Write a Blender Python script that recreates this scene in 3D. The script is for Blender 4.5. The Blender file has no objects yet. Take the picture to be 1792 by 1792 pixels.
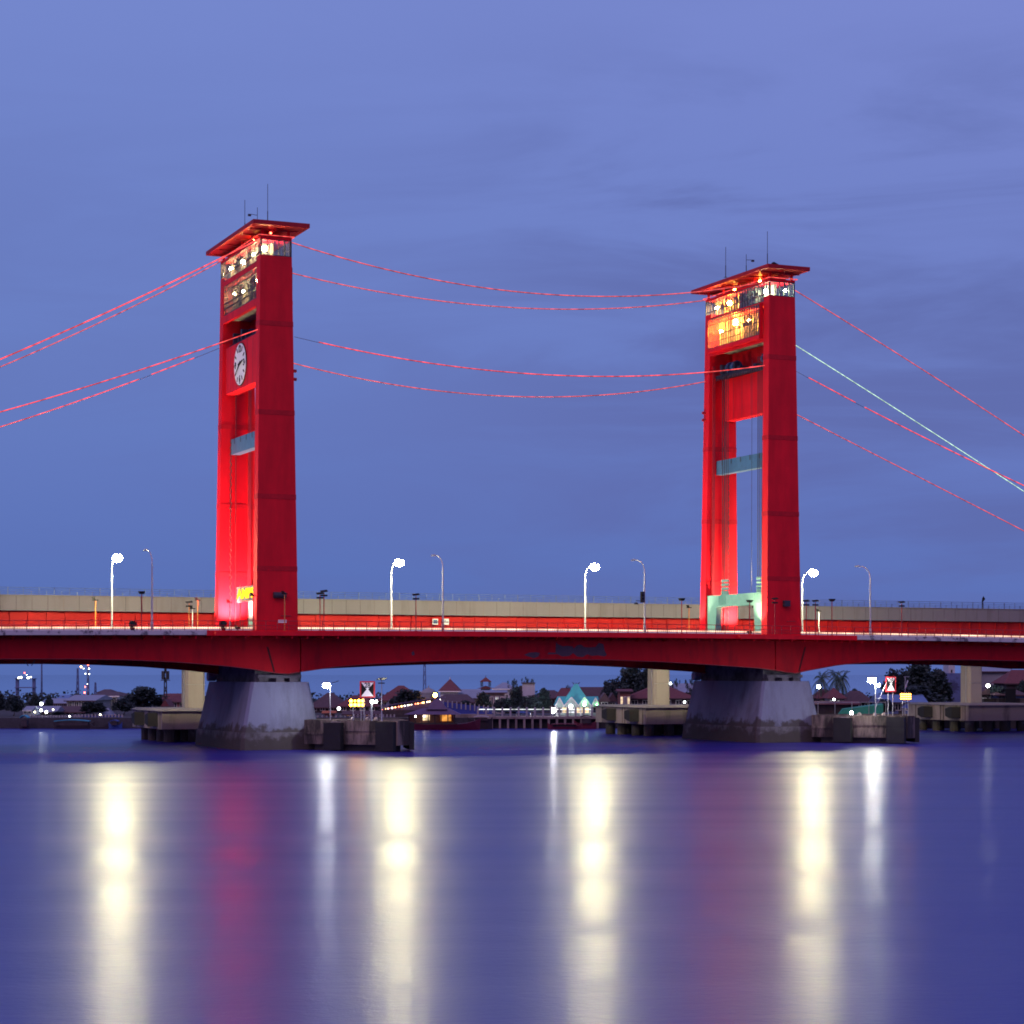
import bpy, bmesh, math, random
import numpy as np
from mathutils import Vector, Matrix
random.seed(7)
C = bpy.context.scene.collection
R = math.radians

# ------------------------------------------------------------------ frame of reference
# X runs along the bridge, Y across the river (away from the viewer), Z up, water at 0
F = 3730.0; HZ = 1178.0; CAMH = 9.16; S0 = 74.8; T0 = 246.0
CS, SN = math.cos(math.atan(.4287)), math.sin(math.atan(.4287)); ANG = math.atan(.4287)
def P(px, py, Y):                      # photo pixel -> point of the plane Y
    t = Y + T0; r = (px - 896) / F
    s = t * (SN + r * CS) / (CS - r * SN); D = SN * s + CS * t
    return Vector((s - S0, Y, CAMH + (HZ - py) / F * D))
def Q(px, D, z=0.):                    # photo column and distance -> point
    xc = (px - 896) / F * D
    return Vector((xc * CS + D * SN - S0, -xc * SN + D * CS - T0, z))
def ZY(py, D): return CAMH + (HZ - py) / F * D

# ------------------------------------------------------------------ materials
def nd(nt, t, **k):
    n = nt.nodes.new(t)
    for a, b in k.items():
        if a in n.inputs: n.inputs[a].default_value = b
        else: setattr(n, a, b)
    return n
def c4(c): return (c[0], c[1], c[2], 1)
def M(name, col, rough=.6, metal=0., var=.18, scale=1.2, col2=None, cut=(.52, .62), streak=False, bump=.0, fine=9., spec=.4, tide=None):
    m = bpy.data.materials.new(name); m.use_nodes = True; nt = m.node_tree; L = nt.links.new
    b = nt.nodes['Principled BSDF']
    b.inputs['Roughness'].default_value = rough; b.inputs['Metallic'].default_value = metal; b.inputs['Specular IOR Level'].default_value = spec
    g = nd(nt, 'ShaderNodeNewGeometry'); mp = nd(nt, 'ShaderNodeMapping')
    mp.inputs['Scale'].default_value = (scale, scale, scale * (.22 if streak else 1)); L(g.outputs['Position'], mp.inputs['Vector'])
    n = nd(nt, 'ShaderNodeTexNoise', Scale=1., Detail=7., Roughness=.62); L(mp.outputs[0], n.inputs['Vector'])
    rp = nd(nt, 'ShaderNodeValToRGB'); L(n.outputs['Fac'], rp.inputs['Fac'])
    e = rp.color_ramp.elements
    if col2:
        e[0].position, e[1].position = cut; e[0].color = c4(col); e[1].color = c4(col2)
    else:
        e[0].position, e[1].position = .3, .7
        e[0].color = c4([x * (1 - var) for x in col]); e[1].color = c4([min(1, x * (1 + var)) for x in col])
    n2 = nd(nt, 'ShaderNodeTexNoise', Scale=fine, Detail=4.); L(g.outputs['Position'], n2.inputs['Vector'])
    mr = nd(nt, 'ShaderNodeMapRange'); mr.inputs['To Min'].default_value = 1 - var; mr.inputs['To Max'].default_value = 1 + var
    L(n2.outputs['Fac'], mr.inputs['Value'])
    mx = nd(nt, 'ShaderNodeMix', data_type='RGBA', blend_type='MULTIPLY'); mx.inputs['Factor'].default_value = .8
    L(rp.outputs['Color'], mx.inputs['A']); L(mr.outputs[0], mx.inputs['B']); L(mx.outputs['Result'], b.inputs['Base Color'])
    if tide:                       # irregular band of river stain up to about this height
        sz = nd(nt, 'ShaderNodeSeparateXYZ'); L(g.outputs['Position'], sz.inputs[0]); n3 = nd(nt, 'ShaderNodeTexNoise', Scale=.45, Detail=6., Roughness=.65); L(g.outputs['Position'], n3.inputs['Vector'])
        ad = nd(nt, 'ShaderNodeMath', operation='MULTIPLY_ADD'); L(n3.outputs['Fac'], ad.inputs[0]); ad.inputs[1].default_value = -5.; L(sz.outputs['Z'], ad.inputs[2])
        mt = nd(nt, 'ShaderNodeMapRange', interpolation_type='SMOOTHSTEP'); L(ad.outputs[0], mt.inputs['Value'])
        for k, v in (('From Min', tide - 2.5 + .5), ('From Max', tide - 2.5 - .35), ('To Min', 0.), ('To Max', .92)): mt.inputs[k].default_value = v
        m3 = nd(nt, 'ShaderNodeMix', data_type='RGBA', blend_type='MIX'); L(mt.outputs[0], m3.inputs['Factor']); L(mx.outputs['Result'], m3.inputs['A']); m3.inputs['B'].default_value = (.060, .052, .047, 1); L(m3.outputs['Result'], b.inputs['Base Color'])
    if bump:
        bp = nd(nt, 'ShaderNodeBump', Strength=bump, Distance=.05); L(n2.outputs['Fac'], bp.inputs['Height']); L(bp.outputs[0], b.inputs['Normal'])
    return m
def E(name, col, s, beads=0., lo=.35):
    m = bpy.data.materials.new(name); m.use_nodes = True; nt = m.node_tree; nt.nodes.clear(); L = nt.links.new
    o = nd(nt, 'ShaderNodeOutputMaterial'); e = nd(nt, 'ShaderNodeEmission', Color=c4(col), Strength=s); L(e.outputs[0], o.inputs[0])
    if beads:
        g = nd(nt, 'ShaderNodeNewGeometry'); n = nd(nt, 'ShaderNodeTexNoise', Scale=beads, Detail=2.); L(g.outputs['Position'], n.inputs['Vector'])
        mr = nd(nt, 'ShaderNodeMapRange'); L(n.outputs['Fac'], mr.inputs['Value'])
        for k, v in (('From Min', .35), ('From Max', .65), ('To Min', s * lo), ('To Max', s * 1.4)): mr.inputs[k].default_value = v
        L(mr.outputs[0], e.inputs['Strength'])
    return m
def glass(name, tint, tr=.75):
    m = bpy.data.materials.new(name); m.use_nodes = True; nt = m.node_tree; nt.nodes.clear(); L = nt.links.new
    o = nd(nt, 'ShaderNodeOutputMaterial'); t = nd(nt, 'ShaderNodeBsdfTransparent', Color=c4(tint)); g = nd(nt, 'ShaderNodeBsdfGlossy', Roughness=.06)
    ge = nd(nt, 'ShaderNodeNewGeometry'); v = nd(nt, 'ShaderNodeTexNoise', Scale=.9, Detail=1.); L(ge.outputs['Position'], v.inputs['Vector'])
    mr = nd(nt, 'ShaderNodeMapRange'); L(v.outputs['Fac'], mr.inputs['Value']); mr.inputs['To Min'].default_value = .02; mr.inputs['To Max'].default_value = .22
    x = nd(nt, 'ShaderNodeMixShader'); L(mr.outputs[0], x.inputs[0]); L(t.outputs[0], x.inputs[1]); L(g.outputs[0], x.inputs[2]); L(x.outputs[0], o.inputs[0])
    return m

RED = M('red_paint', (.62, .006, .018), .6, var=.17, spec=.18, scale=.55, streak=True, fine=.5)
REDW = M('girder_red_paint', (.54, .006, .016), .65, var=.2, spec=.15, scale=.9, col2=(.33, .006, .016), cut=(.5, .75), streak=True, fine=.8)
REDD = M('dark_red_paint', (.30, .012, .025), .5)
BARE = M('bare_primer', (.10, .05, .075), .7)
REDL = M('viaduct_red_paint', (.52, .016, .016), .6, spec=.2, var=.16, scale=.3, streak=True, fine=.6)
STEEL = M('dark_steel', (.045, .045, .06), .5, metal=.4)
BLUE = M('blue_grey_paint', (.045, .13, .27), .5, var=.15)
TEAL = M('teal_paint', (.14, .34, .33), .5, var=.12)
DBLUE = M('blue_machine_paint', (.03, .09, .22), .45)
WHITE = M('white_paint', (.8, .8, .78), .5, var=.06)
BLACK = M('black_paint', (.014, .014, .016), .7, spec=.15)
NAVY = M('navy_paint', (.02, .025, .05), .5)
CONC = M('concrete', (.27, .23, .225), .85, var=.2, scale=.55, col2=(.10, .085, .085), cut=(.50, .74), streak=True, bump=.3)
CONCP = M('pier_concrete', (.20, .225, .315), .9, var=.14, scale=.35, col2=(.10, .105, .14), cut=(.46, .74), streak=True, bump=.3, tide=2.7)
CONCD = M('weathered_concrete', (.21, .165, .14), .9, var=.3, scale=.7, col2=(.035, .03, .028), cut=(.38, .54), streak=True, bump=.6)
CONCW = M('wet_concrete', (.15, .145, .16), .85, var=.3, scale=.6, col2=(.05, .047, .048), cut=(.44, .66), bump=.6, tide=1.5)
CONCK = M('pale_kerb_concrete', (.42, .41, .43), .85, var=.2, scale=.9, col2=(.10, .10, .12), cut=(.53, .6))
CREAM = M('cream_concrete', (.195, .185, .195), .85, var=.10, scale=.5, col2=(.14, .125, .12), cut=(.52, .8), streak=True, bump=.2)
CREAMC = M('cream_column_concrete', (.33, .30, .27), .85, var=.08, scale=.5, col2=(.24, .21, .18), cut=(.5, .8), streak=True)
RUBBER = M('black_rubber', (.014, .014, .017), .75, bump=.3)
ASPH = M('asphalt', (.05, .05, .052), .9)
ORANGE = M('orange_paint', (.55, .20, .05), .5)
GREYP = M('galvanised_steel', (.42, .43, .46), .4, metal=.5, var=.1)
RAILB = M('blue_rail_paint', (.10, .15, .30), .5)
ROOFR = M('red_roof_tile', (.12, .035, .042), .8, var=.25, scale=2)
ROOFB = M('brown_roof_tile', (.07, .04, .05), .8, var=.25, scale=2)
ROOFG = M('grey_metal_roof', (.20, .23, .31), .55, var=.12, scale=1)
ROOFBL = M('blue_metal_roof', (.10, .17, .36), .5, var=.12)
ROOFT = M('turquoise_metal_roof', (.05, .42, .42), .5, var=.12)
WALLP = M('pale_plaster', (.22, .23, .27), .85, var=.12, scale=.5, streak=True)
WALLW = M('white_plaster', (.44, .45, .50), .85, var=.1, scale=.5, streak=True)
WALLD = M('dark_timber', (.045, .036, .045), .85, var=.3)
WALLB = M('blue_plaster', (.10, .14, .32), .85, var=.2, scale=.5, col2=(.05, .06, .15), cut=(.5, .6))
WALLT = M('mint_plaster', (.45, .62, .55), .8, var=.12)
BRICK = M('brick', (.25, .11, .09), .85, var=.3)
DKWIN = M('dark_window', (.02, .025, .035), .15)
LEAF = M('leaf', (.024, .045, .048), .7, var=.5, scale=.9, fine=3.)
LEAF2 = M('deep_leaf', (.018, .034, .042), .7, var=.5, scale=.7, fine=3.)
PALM = M('palm_leaf', (.035, .075, .05), .5, var=.4, scale=1.)
BARK = M('bark', (.07, .05, .04), .9)
EARTH = M('earth', (.035, .035, .04), .95, var=.3, scale=.3)
HULLD = M('dark_hull_timber', (.03, .022, .028), .7)
HULLR = M('red_hull_paint', (.14, .02, .04), .5)
BTURQ = M('turquoise_hull_paint', (.03, .30, .42), .5)
TENT = M('violet_roof_sheet', (.10, .07, .15), .6, var=.15)
PILLAR = M('grey_pillar_paint', (.30, .30, .34), .7)
FENCEB = M('blue_fence_paint', (.035, .06, .32), .6, var=.15)
BANKW = M('bank_wall', (.045, .045, .055), .9, var=.3)
TARP = M('blue_tarpaulin', (.025, .06, .25), .6)
GREENT = M('green_tarpaulin', (.03, .25, .22), .6)
SEAM = M('seam_red_paint', (.44, .006, .016), .6, spec=.2)
ROOFRED = M('roof_red_paint', (.30, .010, .020), .6, spec=.2)
ORNGS = E('small_orange_bulb', (1, .42, .06), 160)
HAZED = M('haze_tinted_tower', (.10, .13, .27), .8)  # blue of distance haze put into the colour of far masts

LAMPW = E('street_lamp_light', (1, .91, .50), 1600)
LAMPC = E('white_lamp_light', (.86, .93, 1), 700)
LAMPS = E('small_lamp_light', (.95, 1, .85), 60)
LAMPO = E('orange_lamp_light', (1, .33, .04), 420)
WARMB = E('warm_bulb_light', (1, .70, .30), 420)
WARMY = E('yellow_bulb_light', (1, .80, .40), 480)
ORNGB = E('orange_bulb_light', (1, .40, .05), 1500)
GREENB = E('greenish_bulb_light', (.85, 1, .60), 400)
LED_R = E('red_led_rope', (1, .085, .085), 1.35, beads=1.3, lo=.45)
LED_RD = E('dim_red_led_rope', (1, .13, .14), .95, beads=1.3, lo=.5)
LED_G = E('pale_green_led_rope', (.66, 1, .76), 1.2, beads=1.3, lo=.6)
TRAILG = E('headlight_trail_glow', (1, .62, .44), 1.7, beads=.35, lo=.55)  # glow put in for the light trails of passing traffic
AMBER = E('amber_led', (1, .36, .03), 30)
SIGNY = E('yellow_letter_light', (1, .50, .02), 2.6)
FLOODL = E('floodlight_lens', (1, .66, .36), 14)
REDBEAC = E('red_beacon_light', (1, .10, .05), 22)
WHBEAC = E('white_beacon_light', (.95, 1, .85), 14)
CREAML = E('lit_window_cream', (1, .75, .42), 1.2, beads=1.2, lo=.3)
ORNGL = E('lit_window_orange', (1, .40, .08), .9, beads=1.2, lo=.3)
STRIPW = E('white_strip_light', (.9, .95, 1), 1.6, beads=.6, lo=.1)
GREENL = E('green_wall_light', (.25, 1, .35), 25)
GLASSW = glass('cabin_glass', (.92, .92, .85), .86)

# ------------------------------------------------------------------ mesh building
class MB:
    def __init__(s, org=(0, 0, 0)): s.v = []; s.f = []; s.o = Vector(org)
    def add(s, vs, fs):
        n = len(s.v); s.v += [Vector(v) for v in vs]; s.f += [tuple(i + n for i in f) for f in fs]; return s
    def hexa(s, b, t):
        return s.add(list(b) + list(t), [(3, 2, 1, 0), (4, 5, 6, 7), (0, 1, 5, 4), (1, 2, 6, 5), (2, 3, 7, 6), (3, 0, 4, 7)])
    def box(s, x0, x1, y0, y1, z0, z1):
        return s.hexa([(x0, y0, z0), (x1, y0, z0), (x1, y1, z0), (x0, y1, z0)], [(x0, y0, z1), (x1, y0, z1), (x1, y1, z1), (x0, y1, z1)])
    def cbox(s, c, d): return s.box(c[0] - d[0] / 2, c[0] + d[0] / 2, c[1] - d[1] / 2, c[1] + d[1] / 2, c[2] - d[2] / 2, c[2] + d[2] / 2)
    def prism(s, poly, z0, z1, poly2=None):
        n = len(poly); p2 = poly2 or poly
        return s.add([(p[0], p[1], z0) for p in poly] + [(p[0], p[1], z1) for p in p2],
                     [tuple(range(n - 1, -1, -1)), tuple(range(n, 2 * n))] + [(i, (i + 1) % n, n + (i + 1) % n, n + i) for i in range(n)])
    def slab(s, prof, y0, y1):          # a profile in x,z pushed from y0 to y1
        n = len(prof)
        return s.add([(p[0], y0, p[1]) for p in prof] + [(p[0], y1, p[1]) for p in prof],
                     [tuple(range(n)), tuple(range(2 * n - 1, n - 1, -1))] + [(i, n + i, n + (i + 1) % n, (i + 1) % n) for i in range(n)])
    def tube(s, pts, r, n=6, r2=None):
        pts = [Vector(p) for p in pts]; k = len(pts); base = len(s.v)
        for i, p in enumerate(pts):
            d = (pts[min(i + 1, k - 1)] - pts[max(i - 1, 0)]).normalized()
            a = d.cross(Vector((0, 0, 1))) if abs(d.z) < .95 else d.cross(Vector((1, 0, 0))); a.normalize(); b = d.cross(a)
            rr = r if r2 is None else r + (r2 - r) * i / (k - 1)
            for j in range(n):
                q = 2 * math.pi * j / n; s.v.append(p + a * (rr * math.cos(q)) + b * (rr * math.sin(q)))
        for i in range(k - 1):
            for j in range(n):
                a = base + i * n; s.f.append((a + j, a + (j + 1) % n, a + n + (j + 1) % n, a + n + j))
        s.f.append(tuple(base + j for j in range(n - 1, -1, -1))); s.f.append(tuple(base + (k - 1) * n + j for j in range(n)))
        return s
    def ball(s, c, r, n=8, sz=1.):
        c = Vector(c); base = len(s.v); h = max(4, n // 2 + 1)
        s.v.append(c + Vector((0, 0, r * sz)))
        for i in range(1, h):
            a = math.pi * i / h
            for j in range(n):
                q = 2 * math.pi * j / n; s.v.append(c + Vector((r * math.sin(a) * math.cos(q), r * math.sin(a) * math.sin(q), r * sz * math.cos(a))))
        s.v.append(c - Vector((0, 0, r * sz))); last = len(s.v) - 1
        for j in range(n):
            s.f.append((base, base + 1 + j, base + 1 + (j + 1) % n)); s.f.append((last, base + 1 + (h - 2) * n + (j + 1) % n, base + 1 + (h - 2) * n + j))
        for i in range(h - 2):
            for j in range(n):
                a = base + 1 + i * n; s.f.append((a + j, a + n + j, a + n + (j + 1) % n, a + (j + 1) % n))
        return s
    def disc(s, c, r, axis, th, n=28):
        a = Vector(axis).normalized() * (th / 2); return s.tube([Vector(c) - a, Vector(c) + a], r, n)
    def mesh(s, name, mat):
        me = bpy.data.meshes.new(name); me.from_pydata([v - s.o for v in s.v], [], s.f)
        bm = bmesh.new(); bm.from_mesh(me); bmesh.ops.recalc_face_normals(bm, faces=bm.faces); bm.to_mesh(me); bm.free()
        me.materials.append(mat); return me
    def build_split(s, name, mat, parent=None):        # every loose piece becomes a part of its own
        par = list(range(len(s.v)))
        def find(i):
            while par[i] != i: par[i] = par[par[i]]; i = par[i]
            return i
        for f in s.f:
            for i in f[1:]: par[find(i)] = find(f[0])
        gr = {}
        for f in s.f: gr.setdefault(find(f[0]), []).append(f)
        for fs in gr.values():
            ix = sorted({i for f in fs for i in f}); mp_ = {i: k for k, i in enumerate(ix)}; m_ = MB(s.o); m_.v = [s.v[i] for i in ix]; m_.f = [tuple(mp_[i] for i in f) for f in fs]; m_.build(name, mat, parent)
    def build(s, name, mat, parent=None):
        o = bpy.data.objects.new(name, s.mesh(name, mat)); C.objects.link(o)
        if parent: o.parent = parent
        else: o.location = s.o
        return o
def tag(o, label, cat, group=None):
    o['label'] = label; o['category'] = cat
    if group: o['group'] = group
    return o
def thing(name, label, cat, loc=(0, 0, 0), rz=0., group=None):
    o = bpy.data.objects.new(name, None); o.empty_display_size = .3; C.objects.link(o)
    o.location = loc; o.rotation_euler = (0, 0, rz); return tag(o, label, cat, group)
def struct(name, mb, mat, kind='structure'):
    o = mb.build(name, mat); o['kind'] = kind; return o
def dup(root, loc, label, rz=None, sc=None):
    r = root.copy(); C.objects.link(r); r.location = loc; r['label'] = label
    if rz is not None: r.rotation_euler = (0, 0, rz)
    if sc: r.scale = sc if hasattr(sc, '__len__') else (sc, sc, sc)
    for ch in list(root.children):
        c = ch.copy(); C.objects.link(c); c.parent = r
        for g in list(ch.children):
            d = g.copy(); C.objects.link(d); d.parent = c
    return r
def smooth(o):
    for p in o.data.polygons: p.use_smooth = True
    return o
def letters(txt, size, depth, mat, name, parent, mtx, stretch=1.):
    cu = bpy.data.curves.new(name, 'FONT'); cu.body = txt; cu.size = size; cu.extrude = depth; cu.offset = size * .018; cu.align_x = 'CENTER'; cu.align_y = 'CENTER'
    t = bpy.data.objects.new(name, cu); C.objects.link(t); bpy.context.view_layer.update()
    me = bpy.data.meshes.new_from_object(t.evaluated_get(bpy.context.evaluated_depsgraph_get())); bpy.data.objects.remove(t)
    me.transform(mtx @ Matrix.Diagonal((stretch, 1, 1, 1))); me.materials.clear(); me.materials.append(mat)
    o = bpy.data.objects.new(name, me); C.objects.link(o); o.parent = parent; return o
FACE_VIEW = Matrix.Rotation(R(90), 4, 'X')                                # reads from -Y
FACE_LEFT = Matrix.Rotation(R(-90), 4, 'Z') @ Matrix.Rotation(R(90), 4, 'X')  # reads from -X


# ------------------------------------------------------------------ camera, sky, sun
cam = bpy.data.cameras.new('camera'); co = bpy.data.objects.new('camera', cam); C.objects.link(co)
co.location = (-S0, -T0, CAMH); co.rotation_euler = (R(90), 0, -ANG)
cam.sensor_width = 36; cam.lens = 36 * F / 1792; cam.shift_y = (HZ - 896) / 1792; cam.clip_end = 20000; cam.clip_start = 1
bpy.context.scene.camera = co
sc = bpy.context.scene
sc.view_settings.view_transform = 'Standard'; sc.view_settings.look = 'None'; sc.view_settings.exposure = 0; sc.view_settings.gamma = 1
sc.cycles.max_bounces = 6; sc.cycles.filter_width = 1.8; sc.cycles.sample_clamp_indirect = 6; sc.cycles.caustics_reflective = False; sc.cycles.caustics_refractive = False

w = bpy.data.worlds.new('World'); sc.world = w; w.use_nodes = True; nt = w.node_tree; L = nt.links.new
bg = nt.nodes['Background']; tc = nd(nt, 'ShaderNodeTexCoord'); sp = nd(nt, 'ShaderNodeSeparateXYZ'); L(tc.outputs['Generated'], sp.inputs[0])
rp = nd(nt, 'ShaderNodeValToRGB'); L(sp.outputs['Z'], rp.inputs['Fac'])
el = rp.color_ramp.elements; el[0].position = 0; el[0].color = (.089, .152, .435, 1); el[1].position = 1; el[1].color = (.13, .17, .48, 1)
for p, cc in ((.05, (.104, .172, .480)), (.12, (.121, .195, .525)), (.2, (.142, .214, .560)), (.3, (.168, .235, .60)), (.5, (.165, .22, .58))):
    k = el.new(p); k.color = c4(cc)
# a little more violet towards the right of the view
dt = nd(nt, 'ShaderNodeVectorMath', operation='DOT_PRODUCT'); L(tc.outputs['Generated'], dt.inputs[0]); dt.inputs[1].default_value = (CS, -SN, 0)
mr = nd(nt, 'ShaderNodeMapRange'); L(dt.outputs['Value'], mr.inputs['Value'])
for k, v in (('From Min', -.15), ('From Max', .35), ('To Min', 0.), ('To Max', .55)): mr.inputs[k].default_value = v
mv = nd(nt, 'ShaderNodeMix', data_type='RGBA', blend_type='MULTIPLY'); L(mr.outputs[0], mv.inputs['Factor']); L(rp.outputs[0], mv.inputs['A']); mv.inputs['B'].default_value = (1.22, 1.02, 1.04, 1)
# thin streaky cloud
mp = nd(nt, 'ShaderNodeMapping'); mp.inputs['Rotation'].default_value = (0, R(9), ANG); mp.inputs['Scale'].default_value = (4.2, 4.2, 22); L(tc.outputs['Generated'], mp.inputs['Vector'])
ns = nd(nt, 'ShaderNodeTexNoise', Scale=1., Detail=6., Roughness=.58, Distortion=.5); L(mp.outputs[0], ns.inputs['Vector'])
cr = nd(nt, 'ShaderNodeMapRange', interpolation_type='SMOOTHSTEP'); L(ns.outputs['Fac'], cr.inputs['Value'])
for k, v in (('From Min', .42), ('From Max', .66), ('To Min', 0.), ('To Max', 1.)): cr.inputs[k].default_value = v
zr = nd(nt, 'ShaderNodeMapRange', interpolation_type='SMOOTHSTEP'); L(sp.outputs['Z'], zr.inputs['Value'])
for k, v in (('From Min', .30), ('From Max', .20), ('To Min', .15), ('To Max', 1.)): zr.inputs[k].default_value = v
mm = nd(nt, 'ShaderNodeMath', operation='MULTIPLY'); L(cr.outputs[0], mm.inputs[0]); L(zr.outputs[0], mm.inputs[1])
rt = nd(nt, 'ShaderNodeMapRange', interpolation_type='SMOOTHSTEP'); L(dt.outputs['Value'], rt.inputs['Value'])
for k, v in (('From Min', -.12), ('From Max', .12), ('To Min', .22), ('To Max', 1.)): rt.inputs[k].default_value = v
m5 = nd(nt, 'ShaderNodeMath', operation='MULTIPLY'); L(mm.outputs[0], m5.inputs[0]); L(rt.outputs[0], m5.inputs[1]); mm = m5
cl = nd(nt, 'ShaderNodeMix', data_type='RGBA', blend_type='MIX'); L(mm.outputs[0], cl.inputs['Factor']); L(mv.outputs['Result'], cl.inputs['A']); cl.inputs['B'].default_value = (.110, .152, .425, 1)
# the last pink light of the sunken sun, far behind the viewer's left shoulder
SUNV = Vector((-.70, -.66, .90)).normalized()
d2 = nd(nt, 'ShaderNodeVectorMath', operation='DOT_PRODUCT'); L(tc.outputs['Generated'], d2.inputs[0]); d2.inputs[1].default_value = SUNV
r2 = nd(nt, 'ShaderNodeMapRange', interpolation_type='SMOOTHSTEP'); L(d2.outputs['Value'], r2.inputs['Value'])
for k, v in (('From Min', .1), ('From Max', 1.), ('To Min', 0.), ('To Max', 1.)): r2.inputs[k].default_value = v
gl = nd(nt, 'ShaderNodeMix', data_type='RGBA', blend_type='ADD'); L(r2.outputs[0], gl.inputs['Factor']); L(cl.outputs['Result'], gl.inputs['A']); gl.inputs['B'].default_value = (.42, .20, .22, 1)
# the physical sky of a sun below the horizon lies over it all, very dim
sk = nd(nt, 'ShaderNodeTexSky', sky_type='NISHITA'); sk.sun_disc = False; sk.sun_elevation = R(-2); sk.sun_rotation = math.atan2(SUNV.x, SUNV.y)
g2 = nd(nt, 'ShaderNodeMix', data_type='RGBA', blend_type='ADD'); g2.inputs['Factor'].default_value = .05; L(gl.outputs['Result'], g2.inputs['A']); L(sk.outputs[0], g2.inputs['B'])
L(g2.outputs['Result'], bg.inputs['Color']); bg.inputs['Strength'].default_value = 1.0
sun = bpy.data.lights.new('sun', 'SUN'); sun.energy = .52; sun.angle = R(25); sun.color = (1, .60, .66)
so = bpy.data.objects.new('sun', sun); C.objects.link(so); so.rotation_euler = SUNV.to_track_quat('Z', 'Y').to_euler()

# ------------------------------------------------------------------ water and land
def water_mat():
    m = bpy.data.materials.new('river_water'); m.use_nodes = True; nt = m.node_tree; L = nt.links.new; b = nt.nodes['Principled BSDF']
    out = nt.nodes['Material Output']; b2 = nd(nt, 'ShaderNodeBsdfPrincipled')
    for q, r in ((b, .365), (b2, .165)):
        q.inputs['Base Color'].default_value = (.016, .014, .215, 1); q.inputs['Roughness'].default_value = r; q.inputs['IOR'].default_value = 1.38
    g = nd(nt, 'ShaderNodeNewGeometry')
    mp = nd(nt, 'ShaderNodeMapping', vector_type='TEXTURE'); mp.inputs['Rotation'].default_value = (0, 0, -ANG + .12); mp.inputs['Scale'].default_value = (.75, .62, 1); L(g.outputs['Position'], mp.inputs['Vector'])
    n = nd(nt, 'ShaderNodeTexNoise', Scale=1., Detail=5., Roughness=.7); L(mp.outputs[0], n.inputs['Vector'])
    bp = nd(nt, 'ShaderNodeBump', Strength=.27, Distance=.10); L(n.outputs['Fac'], bp.inputs['Height'])
    for q in (b, b2): L(bp.outputs[0], q.inputs['Normal'])
    # slow bands of calmer and rougher water
    m2 = nd(nt, 'ShaderNodeMapping', vector_type='TEXTURE'); m2.inputs['Rotation'].default_value = (0, 0, -ANG + .03); m2.inputs['Scale'].default_value = (90, 11, 1); L(g.outputs['Position'], m2.inputs['Vector'])
    n2 = nd(nt, 'ShaderNodeTexNoise', Scale=1., Detail=4.); L(m2.outputs[0], n2.inputs['Vector'])
    mr = nd(nt, 'ShaderNodeMapRange'); L(n2.outputs['Fac'], mr.inputs['Value'])
    for k, v in (('From Min', .3), ('From Max', .7), ('To Min', .07), ('To Max', .36)): mr.inputs[k].default_value = v
    x = nd(nt, 'ShaderNodeMixShader'); L(mr.outputs[0], x.inputs[0]); L(b.outputs[0], x.inputs[1]); L(b2.outputs[0], x.inputs[2]); L(x.outputs[0], out.inputs['Surface']); return m
WATER = water_mat()
def sheet(D0, D1, w0, w1, z):
    v = []
    for D, ww in ((D0, w0), (D1, w1)):
        for sx in (-ww, ww): v.append((sx * CS + D * SN - S0, -sx * SN + D * CS - T0, z))
    return MB().add(v, [(0, 1, 3, 2)])
struct('river_water', sheet(-150, 500, 900, 1200, 0), WATER)
def sky_mirror_mat():
    m = bpy.data.materials.new('sky_mirror_sheet'); m.use_nodes = True; b = m.node_tree.nodes['Principled BSDF']
    b.inputs['Base Color'].default_value = (.02, .03, .15, 1); b.inputs['Roughness'].default_value = .04; b.inputs['IOR'].default_value = 1.6; return m
struct('sky_mirror_sheet', sheet(500, 12000, 1200, 12000, 0), sky_mirror_mat())  # added smooth sheet mirroring the sky where far land fades into haze
bank = MB()
bk = [Q(-2500, 353.5), Q(6000, 353.5)]
far = [Q(6000, 530), Q(-2500, 530)]
bank.prism([(p.x, p.y) for p in bk + far], -1.5, 1.75)
struct('ground', bank, EARTH)

# ------------------------------------------------------------------ the road bridge
def zd(X): return 14.2 - 7e-5 * (X - 35) ** 2
XL, XR = -78., 168.
TW = [0., 69.9]
br = thing('road_bridge', 'long red steel road bridge with haunched girders and thin railings crossing the river', 'bridge', (0, 9.2, 0))
BO = (0, 9.2, 0)
def run(step=2.): 
    n = int((XR - XL) / step); return [XL + (XR - XL) * i / n for i in range(n + 1)]
def strip(mb, y0, y1, a, b, x0=XL, x1=XR, step=4.):
    n = max(1, int((x1 - x0) / step)); xs = [x0 + (x1 - x0) * i / n for i in range(n + 1)]
    return mb.slab([(x, zd(x) + a) for x in xs] + [(x, zd(x) + b) for x in reversed(xs)], y0, y1)
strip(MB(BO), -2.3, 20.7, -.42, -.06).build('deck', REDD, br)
strip(MB(BO), 2.25, 16.2, -.056, .02).build('roadway', ASPH, br)
d = MB(BO); strip(d, -2.3, 1.9, -.056, .10); strip(d, 16.5, 20.7, -.056, .10); d.build_split('footway', CONC, br)
d = MB(BO)
LE, RE = P(362, 1106, -2.5).x, P(1500, 1112, -2.5).x
strip(d, -2.5, -2.303, -.50, .12, LE, RE); strip(d, 20.703, 20.9, -.50, .12)
for t in TW: strip(d, -3.5, -2.503, -.52, -.05, t - 8.5, t + 8.5)
d.build_split('edge_beam', RED, br)
d = MB(BO); strip(d, -2.52, -2.303, -.42, .12, XL, LE - .01); strip(d, -2.52, -2.303, -.42, .12, RE + .01, XR)
d.build_split('kerb', CONCK, br)
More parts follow.
